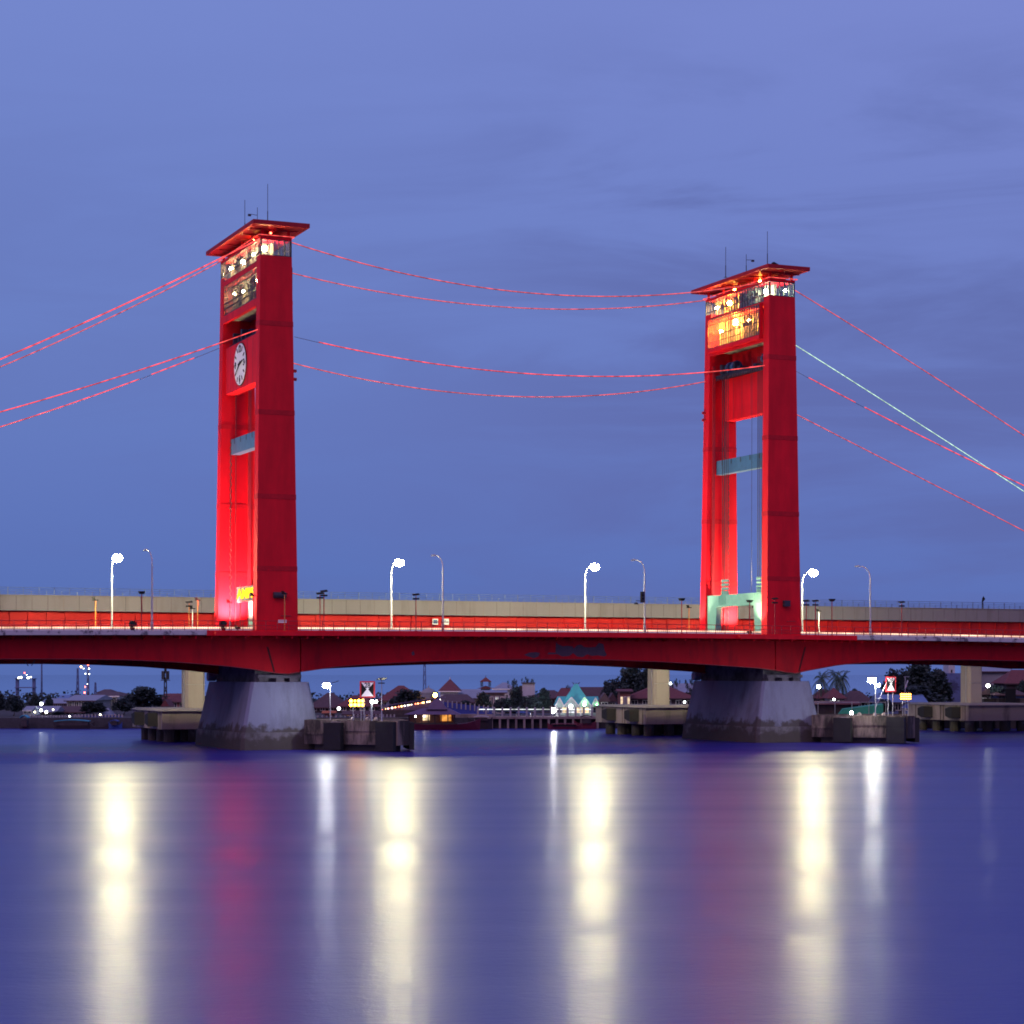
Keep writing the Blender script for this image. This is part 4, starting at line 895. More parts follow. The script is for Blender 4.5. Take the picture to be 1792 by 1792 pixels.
def tree(label, px, ytop, pw, D, kind, zb=GZ):
    c = Q(px, D, zb); H = ZY(ytop, D) - zb; Wd = wpx(pw, D)
    if kind not in protos:
        t = thing('tree' if kind != 'palm' else 'palm_tree', label, 'tree' if kind != 'palm' else 'palm tree', (0, 0, 0), 0, 'trees on the far bank'); rr = random.Random(hash(kind) % 1000 if False else len(protos) + 5)
        if kind == 'broad':
            lobes = [(0, 0, .62, .26, .9), (-.25, .05, .52, .2, .8), (.26, 0, .55, .19, .8), (.05, -.2, .5, .2, .8), (.1, .1, .80, .17, .9), (-.16, 0, .76, .15, .9), (.33, .1, .36, .13, .8), (-.36, 0, .35, .13, .8), (0, -.1, .33, .2, .7)]
            crown(lobes, 4200, .040, 3, LEAF2, t); trunk(.5, .03, 5, t, 3)
        elif kind == 'tall':
            lobes = [(0, 0, .55, .25, 1.1), (-.18, 0, .72, .17, 1.1), (.16, .1, .78, .16, 1.1), (.26, 0, .5, .18, 1), (-.3, 0, .45, .17, 1), (0, 0, .88, .11, 1), (-.1, -.1, .3, .2, .8), (.2, -.1, .3, .17, .8)]
            crown(lobes, 4600, .034, 9, LEAF, t); trunk(.6, .03, 6, t, 9)
        elif kind == 'wispy':
            lobes = [(rr.uniform(-.42, .42), rr.uniform(-.3, .3), rr.uniform(.45, .95), rr.uniform(.05, .10), 1) for k in range(22)]
            crown(lobes, 1100, .024, 12, LEAF, t); trunk(.7, .02, 7, t, 12)
        elif kind == 'palm':
            d = MB()
            for k in range(26):
                a = rr.uniform(0, 6.28); e = rr.uniform(-.5, 1.1); ln = rr.uniform(.36, .5); pts = []
                for i in range(7):
                    u = i / 6; rad = ln * u * math.cos(e * (1 - u * .5)); z = .72 + ln * (math.sin(e) * u - (.55 + .35 * (1 - e)) * u * u * .8); pts.append(Vector((rad * math.cos(a), rad * math.sin(a), z)))
                sd = Vector((-math.sin(a), math.cos(a), 0))
                for i in range(6):
                    p, q = pts[i], pts[i + 1]; wl = .085 * (1 - abs(i - 2.5) / 4.2)
                    for j in range(3):
                        for s in (-1, 1):
                            b0 = p.lerp(q, j / 3); b1 = p.lerp(q, (j + .75) / 3); tip = b0.lerp(b1, .8) + sd * s * wl + Vector((0, 0, -wl * .8)); d.add([b0, b1, tip], [(0, 1, 2)])
            d.build('fronds', PALM, t)
            MB().tube([(0, 0, 0), (.02, 0, .25), (.01, 0, .5), (0, 0, .74)], .022, 7, .016).build('trunk', BARK, t)
        protos[kind] = t; t.location = c
    else: t = dup(protos[kind], c, label)
    t.rotation_euler = (0, 0, random.uniform(0, 6)); t.scale = (Wd * 1.12, Wd * 1.12, H); return t

# --- left stretch
house('long pale warehouse roof behind the bright lights at the far left', 66, 118, 1231, 1223, 420, WALLP, ROOFG, dep=20, win=4, cat='warehouse')
house('blue roofed shed peeping over the pale warehouse', 96, 116, 1226, 1216.5, 440, WALLB, ROOFBL, dep=12, win=2, cat='shed')
house('pale grey warehouse left of the big dark tree', 112, 168, 1226, 1217, 412, WALLP, ROOFG, dep=20, win=4, cat='warehouse')
house('dark roofed hall with a raised upper roof left of the big dark tree', 154, 210, 1218, 1211, 430, WALLW, ROOFB, 'hip', 16, 4, cat='hall')
house('small upper roof crowning the dark roofed hall', 170, 194, 1211.5, 1206.5, 438, WALLD, ROOFB, 'hip', 8, 0, cat='lantern roof', zb=ZY(1214, 438))
house('small white house at the waterside on the far left', 40, 57, 1243, 1236, 372, WALLW, ROOFG, 'gable', 6, 2, cat='house')
house('low timber house among the lights on the far left', 52, 100, 1246, 1236, 380, WALLD, ROOFG, dep=7, win=4, lit=CREAML)
house('grey hip roofed waterside pavilion left of the viaduct pier', 169, 196, 1252, 1239.5, 372, WALLD, ROOFG, 'hip', 6, 2, cat='pavilion', ridge=.1)
house('dark red roofed house between the lattice mast and the viaduct column', 281, 330, 1228, 1214, 400, BRICK, ROOFR, dep=9, win=3)
house('low red walled house beside the tall lattice mast', 282, 297, 1236, 1224, 385, BRICK, ROOFR, 'front', 5, 1)
house('brown roofed house low on the left bank by the trees', 100, 150, 1246, 1236, 385, WALLD, ROOFB, dep=8, win=3)
for a in [('dark tree mass at the left edge of the far bank', -4, 1208, 40, 372, 'broad'), ('rounded dark tree at the far left beside the small white house', 24, 1214, 44, 368, 'broad'), ('small tree left of the pale warehouse roof', 61, 1213, 22, 395, 'broad'), ('small tree behind the pale warehouse roof', 86, 1214, 16, 410, 'broad'),
          ('big dark domed tree left of the tall lattice mast', 252, 1198, 66, 385, 'broad'), ('lower dark tree in front of the pale grey warehouse', 165, 1226, 52, 372, 'broad'), ('dark tree left of the big domed tree', 216, 1220, 44, 378, 'broad'), ('low tree by the low timber house', 102, 1244, 22, 366, 'broad'),
          ('small dark tree right of the left viaduct column', 352, 1208, 18, 390, 'broad')]: tree(*a)
def lattice(label, px, ytop, ybase, D, pw, mat, cat='mast', legs=True):
    c = Q(px, D, GZ); h = ZY(ytop, D) - GZ; r = wpx(pw, D) / 2; t = thing('lattice_mast', label, cat, c, -ANG, 'masts on the skyline'); d = MB(); n = max(6, int(h / 3)); th = .055 * D / 400
    tp = .35
    for sx in (-1, 1):
        for sy in (-1, 1): d.tube([(sx * r, sy * r, 0), (sx * r * tp, sy * r * tp, h)], th, 4)
    for i in range(n):
        z0, z1 = h * i / n, h * (i + 1) / n; a, b = r * (1 + (tp - 1) * i / n), r * (1 + (tp - 1) * (i + 1) / n)
        for sy in (-1, 1): d.tube([(-a, sy * a, z0), (b, sy * b, z1)], th * .7, 4); d.tube([(a, sy * a, z0), (-b, sy * b, z1)], th * .7, 4); d.tube([(-a, sy * a, z0), (a, sy * a, z0)], th * .7, 4)
    d.build('lattice', mat, t); return t, h
t, h = lattice('tall telecom mast with antennas left of the viaduct column', 289.5, 1150, 0, 398, 6, STEEL)
d = MB()
for a in range(6): q = a * math.pi / 3; MB().box(math.cos(q) * .6 - .12, math.cos(q) * .6 + .12, math.sin(q) * .6 - .12, math.sin(q) * .6 + .12, h - 4.2, h - 2.6).build('antenna', STEEL, t)
for z in (3, 6, 9.5): d.box(-.9, .9, -.1, .1, z, z + .12)
d.build_split('cross_arm', STEEL, t)
lattice('dark lattice mast at the far left beside the beacons', 136, 1169, 0, 500, 5, HAZED)
lattice('faint thin mast far behind the left bank', 73, 1150, 0, 515, 2.5, HAZED)
lattice('faint pale mast behind the dark roofed hall', 167, 1194, 0, 505, 5, HAZED)
lattice('faint red and white mast above the mosque roofs', 743, 1140, 0, 500, 6, HAZED)
t, h = lattice('faint lit mast carrying red and white beacons on the left', 154, 1160, 0, 510, 4, HAZED)
def beacons(t, D, px, lst, label=None):
    for k, (x, y, r, mat) in enumerate(lst): MB().ball((wpx(x - px, D), -.9, ZY(y, D) - t.location.z), wpx(r, D), 8).build('beacon', mat, t)
beacons(t, 510, 154, [(155.3, 1163.8, 1.0, REDBEAC), (143.2, 1167, 1.7, E('orange_beacon', (1, .5, .15), 14)), (157, 1170.2, 1.1, WHBEAC), (150.8, 1179, .8, WHBEAC), (157.4, 1179.5, .9, WHBEAC), (154.2, 1197, .6, WHBEAC), (150.3, 1202, .9, REDBEAC), (149.4, 1212, 1.3, REDBEAC), (147.5, 1170, .7, WHBEAC)])
D = 512; c = Q(45, D, GZ); t = thing('lit_tower', 'hazy far tower with four bright floodlights at its head on the left', 'tower', c, -ANG)
hh = ZY(1187, D) - GZ; d = MB()
for sx in (-1, 1): d.box(sx * 2 - .35, sx * 2 + .35, -.35, .35, 0, hh)
d.box(-2.4, 2.4, -1, 1, hh * .62, hh * .66).box(-2.4, 2.4, -1, 1, hh * .97, hh); d.build('tower_frame', HAZED, t)
beacons(t, D, 45, [(34.5, 1186, 1.6, WHBEAC), (38.2, 1185.5, 1.7, WHBEAC), (50.8, 1186, 1.9, WHBEAC), (55.5, 1185, .9, WHBEAC), (48, 1181, .7, WHBEAC), (44.5, 1177.7, .9, REDBEAC)])
def lamp(label, px, py, r, D, mat, zb=GZ):
    c = Q(px, D, zb); h = ZY(py, D) - zb; t = thing('bank_lamp', label, 'lamp', c, -ANG, 'lamps along the far bank'); MB().tube([(0, .1, 0), (0, .1, h)], .05, 5).build('pole', STEEL, t)
    MB().ball((0, 0, h), wpx(r, D), 8).build('lamp_globe', mat, t)
WL = E('bank_white_light', (.9, 1, 1), 24); WY = E('bank_yellow_light', (1, .93, .6), 16)
for a in [('brightest white lamp of the cluster at the far left', 72.5, 1232, 2.8, 376, WL), ('white lamp under the brightest one at the far left', 72, 1243, 2.2, 370, WL), ('small lamp left in the cluster at the far left', 61, 1246, 1.4, 368, WY), ('white lamp right in the cluster at the far left', 81, 1246, 2.2, 366, WL), ('small lamp at the right end of the far left cluster', 93, 1242, 1.3, 370, WY),
          ('lone white lamp right of the far left cluster', 121, 1254, 2.0, 362, WL), ('small lamp beside the grey pavilion on the left', 175.5, 1250.5, 1.3, 364, WY), ('small white lamp in the red roofs right of the nearer sign', 713, 1205, .8, 430, E('tiny_red_light', (1, .15, .12), 10)),
          ('big orange lamp shining through a small tree by the mosque', 761.5, 1216.5, 3.3, 372, LAMPO), ('dazzling white lamp before the turquoise house', 967.5, 1243, 4.6, 362, LAMPF), ('white lamp under the right gable of the turquoise house', 1022.5, 1233, 2.4, 364, WL), ('small white lamp under the middle gable of the turquoise house', 999, 1236, 3.3, 364, WL),
          ('white lamp on the ridge right of the middle viaduct column', 1173, 1196, 2.0, 395, WL), ('white lamp low beside the pier of the orange lit tower', 1198, 1228.5, 1.7, 372, WL), ('pale green lamp under the palms beside the right pier', 1432.5, 1201.5, 3.2, 362, LAMPS), ('small white lamp on the house below the palms', 1459.5, 1224, 1.8, 366, WL), ('round white lamp right of the rightmost viaduct column', 1729, 1200, 3.0, 372, LAMPS),
          ('tiny white lamp left of the riverside walk behind the nearer lamp', 593, 1240, 2.6, 372, WL), ('yellow lamp at the start of the riverside walk', 857, 1249, 1.6, 361, WY)]: lamp(*a)

# --- middle stretch
house('grey purple hip roofed hall behind the blazing lamp right of the clock tower pier', 538, 606, 1238, 1213, 400, WALLD, ROOFB, 'hip', 14, 4, cat='hall', ridge=.15)
house('red roofed house behind the amber board', 588, 664, 1236, 1217, 395, WALLD, ROOFR, 'hip', 10, 4, ridge=.3)
house('large brown red roofed house behind the solar lamp post', 658, 740, 1226, 1200, 400, WALLD, ROOFR, 'hip', 12, 4, ridge=.12)
house('white gabled house front between the solar lamp and the dark tree', 668, 696, 1243, 1224, 372, WALLW, ROOFG, 'front', 7, 1)
house('orange awning stall behind the nearer lamp pole', 563, 588, 1248, 1244, 364, BRICK, M('orange_awning', (.35, .10, .03), .7), 'gable', 3, 0, cat='stall')
house('low dark shops behind the start of the riverside walk', 598, 690, 1250, 1244, 366, WALLD, ROOFB, 'gable', 4, 5, lit=ORNGL, cat='shop row')
for zz in (0,):
    t = house('mosque hall with a steep red pyramid roof over a white band', 766, 806, 1209.5, 1188.5, 415, WALLW, ROOFR, 'hip', 13, 6, cat='mosque', ridge=.03)
    MB().tube([(0, 6.5, ZY(1189.5, 415) - GZ), (0, 6.5, ZY(1184.5, 415) - GZ)], .18, 6, .05).build('finial', GREYP, t)
house('lower red skirt roof around the foot of the mosque', 760, 832, 1229, 1215.5, 405, WALLD, ROOFB, 'hip', 14, 5, cat='mosque wing', ridge=.55)
house('grey green hall between the mosque and the small belfry', 802, 846, 1222, 1206.5, 425, WALLP, ROOFG, 'gable', 12, 3, cat='hall')
D = 405; c = Q(850, D, GZ); t = thing('belfry', 'small belfry with an open top and red pyramid roof', 'tower', c, -ANG); z = lambda y: ZY(y, D) - GZ
MB().box(-.9, .9, -.9, .9, 0, z(1205)).build('wall', WALLP, t)
d = MB()
for sx in (-1, 1):
    for sy in (-1, 1): d.box(sx * .75 - .25, sx * .75 + .25, sy * .75 - .25, sy * .75 + .25, z(1201.5), z(1193))
d.build_split('pillar', BLUE, t)
r = lambda a, z0, z1: MB().add([(-a, -a, z0), (a, -a, z0), (a, a, z0), (-a, a, z0), (0, 0, z1)], [(0, 1, 4), (1, 2, 4), (2, 3, 4), (3, 0, 4), (3, 2, 1, 0)])
r(1.15, z(1193), z(1184.8)).build('roof', ROOFR, t); r(1.6, z(1205), z(1200)).build('skirt_roof', ROOFR, t); MB().tube([(0, 0, z(1185.5)), (0, 0, z(1182))], .06, 5).build('finial', STEEL, t)
t = thing('dome', 'pale pointed dome left of the mosque behind the orange lamp', 'dome', Q(750, 420, GZ), -ANG); D = 420; pr = [(1.0, 0), (1.0, ZY(1216, D) - GZ), (1.05, ZY(1212, D) - GZ), (.8, ZY(1208, D) - GZ), (.35, ZY(1205, D) - GZ), (.08, ZY(1203, D) - GZ), (.03, ZY(1199, D) - GZ)]
d = MB()
for (r0, z0), (r1, z1) in zip(pr, pr[1:]): d.prism([(r0 * 1.5 * math.cos(k * math.pi / 8), r0 * 1.5 * math.sin(k * math.pi / 8)) for k in range(16)], z0, z1, [(r1 * 1.5 * math.cos(k * math.pi / 8), r1 * 1.5 * math.sin(k * math.pi / 8)) for k in range(16)])
d.build('dome_shell', WALLP, t)
house('grey hip roofed house right of the belfry', 861, 904, 1205.5, 1194.5, 420, WALLW, ROOFG, 'hip', 9, 4, ridge=.15)
house('pale house with a red panel below the belfry', 842, 888, 1212, 1208, 392, WALLP, ROOFG, 'gable', 7, 4, lit=STRIPW)
D = 410; c = Q(925, D, GZ); t = thing('white_block', 'blank white upper block of a building over the trees', 'building', c, -ANG); MB().box(-wpx(11, D), wpx(11, D), 0, 4, 0, ZY(1196, D) - GZ).build('wall', WALLW, t)
MB().box(-wpx(13, D), wpx(12, D), -.3, 4.4, ZY(1196, D) - GZ + .003, ZY(1194.5, D) - GZ).build('roof', ROOFB, t); MB().box(-wpx(11, D) - .6, -wpx(11, D) - .003, .2, 3, 0, ZY(1200, D) - GZ).build('side_wing', WALLD, t)
house('brown roofed house left of the turquoise house', 938, 986, 1222, 1208, 405, WALLD, ROOFB, 'hip', 9, 3, ridge=.4)
house('red roofed house close behind the turquoise house', 972, 1008, 1220, 1204, 396, WALLD, ROOFR, 'hip', 8, 2, ridge=.4)
house('dark roofed long house right behind the turquoise house', 1012, 1062, 1219, 1202.5, 396, WALLD, ROOFB, 'gable', 9, 3)
# the turquoise house
D = 374; c = Q(1010, D, GZ); t = thing('turquoise_house', 'turquoise house with a steep spire roof and four lit white gables by the water', 'house', c, -ANG); z = lambda y: ZY(y, D) - GZ; u = lambda p: wpx(p - 1010, D)
MB().box(u(972), u(1050), 0, 7, 0, z(1233)).build('wall', WALLT, t)
d = MB().add([(u(970), -.4, z(1235)), (u(1049), -.4, z(1235)), (u(1049), 7.4, z(1235)), (u(970), 7.4, z(1235)), (u(976), 3, z(1219)), (u(1048), 3, z(1219))], [(0, 1, 5, 4), (2, 3, 4, 5), (1, 2, 5), (3, 0, 4), (3, 2, 1, 0)])
d.build('roof', ROOFT, t)
d = MB(); lv = [(1230, 22), (1219, 17), (1208, 9.5), (1200, 4.5), (1197, 3)]
for (y0, a), (y1, b) in zip(lv, lv[1:]):
    a, b = wpx(a, D), wpx(b, D); o = u(1009); d.prism([(o - a, 3 - a * .8), (o + a, 3 - a * .8), (o + a, 3 + a * .8), (o - a, 3 + a * .8)], z(y0), z(y1), [(o - b, 3 - b * .8), (o + b, 3 - b * .8), (o + b, 3 + b * .8), (o - b, 3 + b * .8)])
d.build('spire_roof', ROOFT, t); d = MB()
for k in (-.3, 0, .3): d.tube([(u(1009) + k, 3, z(1197)), (u(1009) + k * 2.2, 3, z(1194.5))], .08, 5)
d.build_split('roof_crest', STEEL, t)
for a, m_, b, yp, yb in ((972, 979, 986, 1222, 1236), (987, 1000, 1012, 1221, 1236), (1012, 1023, 1034, 1221, 1236), (1036, 1042, 1049, 1222, 1235)):
    g = MB().slab([(u(a), z(yb)), (u(m_), z(yp)), (u(b), z(yb))], -.9, 1.5).build('gable', WALLT, t); d = MB()
    for s, e in (((a - 1, yb + .5), (m_, yp - 1)), ((m_, yp - 1), (b + 1, yb + .5))): d.tube([(u(s[0]), -.98, z(s[1])), (u(e[0]), -.98, z(e[1]))], .10, 4)
    d.build_split('barge_board', WHITE, g)
for px, w_, mat in ((979, 4, DKWIN), (988, 3.4, CREAML), (1000, 5, STRIPW), (1012, 3, CREAML), (1019, 3.2, CREAML), (1027, 3.2, CREAML), (1041, 3, DKWIN)):
    f = MB().box(u(px - w_) - .08, u(px + w_) + .08, -.08, -.003, z(1248), z(1237.5)).build('window', WHITE, t); MB().box(u(px - w_), u(px + w_), -.1, -.083, z(1247.2), z(1238.3)).build('pane', mat, f)
d = MB()
for px in (974, 992.5, 1008, 1015.5, 1034, 1047): d.box(u(px) - .12, u(px) + .12, -1.1, -.86, 0, z(1236.2))
d.build_split('porch_post', WHITE, t)
MB().ball((u(1023), -1.1, z(1229)), .18, 8).build('green_lamp', GREENL, t); MB().ball((u(1044), -1.1, z(1233)), .12, 8).build('green_lamp', GREENL, t)
for a in [('dark spreading tree left of the orange lamp', 716, 1203, 62, 372, 'broad'), ('small tree lit by the big orange lamp', 762, 1212, 30, 376, 'broad'), ('dark tree below the mosque wing', 815, 1224, 40, 370, 'broad'), ('dark tree below the belfry', 846, 1210, 30, 374, 'tall'),
          ('dark bushy tree right of the belfry', 878, 1220, 46, 368, 'broad'), ('large dark tree below the blank white block', 904, 1200, 44, 374, 'tall'), ('bare twiggy tree left of the blank white block', 898, 1186, 26, 416, 'wispy'), ('bare twiggy tree above the blank white block', 925, 1183, 24, 424, 'wispy'), ('dark tree right of the blank white block', 928, 1214, 40, 370, 'broad'),
          ('dark pointed tree left of the turquoise house', 952, 1203, 34, 376, 'tall'), ('small tree behind the left side of the turquoise house', 996, 1197, 16, 400, 'wispy'), ('dark bush at the waterside left of the white lamp', 905, 1234, 40, 364, 'broad'),
          ('tall dark tree left of the middle viaduct column', 1106, 1160, 70, 400, 'tall'), ('shorter dark tree at the left foot of the tall one', 1070, 1184, 46, 394, 'broad'), ('dark tree close behind the middle viaduct column', 1135, 1166, 50, 402, 'tall'), ('small tree with a lamp right of the middle viaduct column', 1180, 1186, 24, 400, 'wispy'), ('twiggy tree left of the pier of the orange lit tower', 1207, 1184, 26, 404, 'wispy'),
          ('low dark tree beside the white gabled house front', 690, 1222, 26, 366, 'broad')]: tree(*a)
house('small dark house with a white gable left of the middle viaduct column', 1048, 1068, 1226, 1212.5, 372, WALLD, ROOFB, 'front', 6, 1)
house('second small gabled house left of the middle viaduct column', 1064, 1080, 1226, 1212.5, 374, WALLP, ROOFB, 'front', 6, 1)
house('banded brick house left of the middle viaduct column', 1080, 1108, 1209.5, 1206, 380, BRICK, ROOFR, 'gable', 8, 3, lit=CREAML)
house('wide red roofed house behind the middle viaduct column', 1096, 1222, 1222, 1198, 384, WALLD, ROOFR, 'hip', 12, 6, ridge=.12)
house('grey roofed house behind the pier of the orange lit tower', 1176, 1232, 1212, 1196, 410, WALLP, ROOFG, 'gable', 10, 3)
# --- right stretch
house('dark red roofed house under the left palm', 1428, 1466, 1222, 1206, 378, WALLD, ROOFR, 'hip', 8, 3, ridge=.3)
house('steep red roofed house with pale front under the palms', 1446, 1482, 1222, 1204, 372, WALLP, ROOFR, 'hip', 7, 4, ridge=.06, lit=STRIPW)
house('brown roofed house right of the palms', 1476, 1530, 1228, 1209, 384, WALLD, ROOFB, 'hip', 9, 3, ridge=.3)
house('long shed with a pale blue roof behind the right clearance sign', 1538, 1624, 1229, 1216, 372, WALLB, ROOFBL, 'gable', 10, 4, cat='shed')
D = 392; c = Q(1676, D, GZ); t = thing('grey_building', 'blue grey stained building with a white top left of the rightmost viaduct column', 'building', c, -ANG, None)
MB().box(-wpx(20, D), wpx(10, D), 0, 9, 0, ZY(1178, D) - GZ).build('wall', WALLB, t); MB().box(-wpx(14, D), wpx(-3, D), 1, 6, ZY(1178, D) - GZ + .003, ZY(1160, D) - GZ).build('roof_room', WALLW, t)
MB().box(-wpx(10, D), wpx(-7.5, D), .9, .997, ZY(1178, D) - GZ + .1, ZY(1172, D) - GZ).build('window', DKWIN, t)
house('pale blue building with a wide sheet roof right of the rightmost viaduct column', 1704, 1768, 1175, 1166, 400, WALLP, ROOFG, 'gable', 12, 0, cat='building', yaw=-.25)
house('red roofed house at the right edge of the far bank', 1756, 1830, 1196, 1172, 385, WALLD, ROOFR, 'hip', 10, 3, ridge=.3)
house('low dark house below the round white lamp on the right', 1712, 1745, 1214, 1203, 376, WALLD, ROOFB, 'front', 8, 2)
house('dark blue house in the trees at the right edge', 1738, 1800, 1216, 1206, 372, WALLB, ROOFB, 'hip', 8, 3)
for a in [('palm right of the right pier, leftmost of the three', 1437, 1163, 40, 380, 'palm'), ('taller palm in the middle of the three by the right pier', 1464, 1160, 46, 384, 'palm'), ('palm close behind the middle one by the right pier', 1474, 1163, 36, 396, 'palm'),
          ('huge dark tree behind the right clearance sign', 1604, 1150, 104, 390, 'tall'), ('dark tree at the left side of the huge one', 1570, 1166, 54, 384, 'broad'), ('dark tree at the right side of the huge one', 1640, 1166, 60, 384, 'broad'), ('dark undergrowth below the huge tree', 1606, 1196, 110, 380, 'broad'), ('pale far trees between the palms and the right lamp', 1496, 1203, 24, 440, 'broad'),
          ('dark tree at the right edge below the red roof', 1752, 1196, 54, 374, 'broad'), ('dark tree at the right frame edge', 1790, 1190, 50, 378, 'tall'), ('bushy tree behind the braced lamp pole', 1548, 1221, 34, 362, 'broad')]: tree(*a)

# --- waterside: retaining walls, walk, fences
def qbox(name, label, cat, px0, px1, D, dep, z0, z1, mat, part='wall', group=None):
    c = Q((px0 + px1) / 2, D, z0); w_ = wpx(px1 - px0, D) / 2; t = thing(name, label, cat, c, -ANG, group); MB().box(-w_, w_, 0, dep, 0, z1 - z0).build(part, mat, t); return t, w_
t, w_ = qbox('promenade', 'dark riverside walk on posts before the turquoise house', 'promenade', 832, 1046, 352.6, 4, 1.6, 2.0, CONC, 'walk_slab'); d = MB()
for k in range(16): x = -w_ + 2 * w_ * k / 15; d.box(x - .18, x + .18, .1, .45, -4, -.003)
d.build_split('post', CONC, t); d = MB()
for k in range(16): x = -w_ + 2 * w_ * (k + .3) / 15; d.box(x - .16, x + .16, .1, .42, .403, 1.65); d.ball((x, .26, 1.78), .17, 6)
d.build_split('railing_pillar', PILLAR, t); d = MB()
for hh in (.75, 1.25): d.box(-w_, w_, .22, .28, hh, hh + .06)
d.build('railing', RAILB, t); MB().box(-w_ * .96, w_ * .93, .6, .72, 1.5, 1.62).build('strip_light', STRIPW, t)
t, w_ = qbox('promenade', 'blue fenced riverside walk climbing past the red boat', 'promenade', 768, 862, 356, 4, 1.75, 2.3, CONC, 'walk_slab'); d = MB(); f = MB()
for k in range(13): x = -w_ + 2 * w_ * k / 12; z = 1.3 - 1.1 * k / 12; d.box(x - .10, x + .10, .0, .19, .553 + z, .553 + z + 1.15)
d.build_split('railing_pillar', PILLAR, t); f.hexa([(-w_, .2, .6), (w_, .2, .6), (w_, .3, .6), (-w_, .3, .6)], [(-w_, .2, 2.7), (w_, .2, 1.6), (w_, .3, 1.6), (-w_, .3, 2.7)]).build('fence_panel', FENCEB, t)
def fence(label, px0, px1, D, y0, y1, mat, n):
    zt = ZY(y0, D); t, w_ = qbox('fence', label, 'fence', px0, px1, D, .12, GZ, zt - .3, mat, 'panel', 'painted fences along the far bank'); d = MB()
    for k in range(n + 1): x = -w_ + 2 * w_ * k / n; d.box(x - .12, x + .12, -.15, -.003, 0, zt - GZ)
    d.build_split('post', PILLAR, t)
fence('blue fence with pale posts along the far left bank', 48, 140, 358, 1252, 1263, FENCEB, 18); fence('blue fence with pale posts behind the grey pavilion', 132, 214, 359, 1250, 1263, FENCEB, 14)
fence('blue fence right of the clock tower pier', 548, 620, 358, 1252, 1262, FENCEB, 9); fence('violet blue fence behind the clearance sign', 620, 690, 359, 1250, 1262, TENT, 11)
t, w_ = qbox('street_stalls', 'row of small lit stalls climbing the bank right of the solar lamp', 'stalls', 668, 772, 360, 2, GZ, GZ + 1.2, WALLD, 'counter'); rr = random.Random(8); d = MB(); e = MB(); g = MB()
for k in range(26):
    x = -w_ + 2 * w_ * (k + rr.random()) / 26; z = 1.25 + 1.7 * (x + w_) / (2 * w_); s = rr.choice((d, e, d, g)); s.ball((x, -.1, z), rr.uniform(.06, .15), 6)
d.build_split('stall_bulb', E('stall_warm', (1, .55, .2), 9), t); e.build_split('stall_bulb', E('stall_white', (1, .95, .85), 9), t); g.build_split('stall_bulb', E('stall_red', (1, .2, .1), 7), t); d = MB()
for k in range(12): x = -w_ + 2 * w_ * k / 11; z = 1.2 + 1.5 * k / 11; d.box(x - .5, x + .5, .2, 1.8, 1.2, z + .2); d.box(x - .7, x + .7, -.2, 2, z + .55, z + .65)
d.build_split('awning', TENT, t)
t, w_ = qbox('riverside_wall', 'dark stained river wall behind the right fender platform', 'wall', 1400, 1640, 353.2, .3, -1, 2.4, CONCD)
t, w_ = qbox('riverside_wall', 'tall stained concrete quay wall at the right edge', 'wall', 1722, 1900, 351.5, 1.5, 1.6, ZY(1222, 352), CONCD); d = MB()
for k in range(8): x = -w_ + 2 * w_ * k / 7; d.box(x - .5, x + .5, .2, 1.2, -5, -.003)
d.build_split('post', CONCW, t); MB().box(-w_ + 3.5, -w_ + 5.2, -.2, -.003, .2, 5).build('downpipe', RUBBER, t)
MB().box(-w_ + 8.5, -w_ + 10, -.25, -.003, -.3, .0).build('pale_beam', CREAM, t)
t, w_ = qbox('riverside_wall', 'low dark retaining wall along the left bank', 'wall', -60, 340, 353.0, .4, -1, 1.75, BANKW)
t, w_ = qbox('riverside_wall', 'low dark retaining wall between the two bridge piers', 'wall', 560, 834, 353.0, .4, -1, 1.75, BANKW)
t = thing('pipe_frame', 'frame of thin pipes with a green tarpaulin below the palms', 'frame', Q(1476, 352, 2.0), -ANG); d = MB()
for k in range(6): x = -7 + k * 2.8; d.tube([(x, 0, 0), (x, 0, ZY(1228, 352) - 2.0)], .06, 5)
d.tube([(-7, 0, ZY(1229, 352) - 2), (7, 0, ZY(1229, 352) - 2)], .05, 5); d.build('pipe', GREYP, t)
MB().hexa([(-1, .3, 0), (6.6, .3, 0), (6.6, 1.5, 0), (-1, 1.5, 0)], [(0, .3, 1.2), (6.6, .3, 2.0), (6.6, 1.5, 2.2), (0, 1.5, 1.3)]).build('tarpaulin', GREENT, t)
t = thing('market_stall', 'stall with a low red roof below the palms', 'stall', Q(1468, 354.5, 2.0), -ANG); MB().box(-4, 3, 0, 2, 0, 1.9).build('counter', WALLD, t); MB().hexa([(-4.4, -.4, 1.903), (3.6, -.4, 1.903), (3.6, 2.3, 2.4), (-4.4, 2.3, 2.4)], [(-4.4, -.4, 2.0), (3.6, -.4, 2.0), (3.6, 2.3, 2.5), (-4.4, 2.3, 2.5)]).build('roof', ROOFR, t)
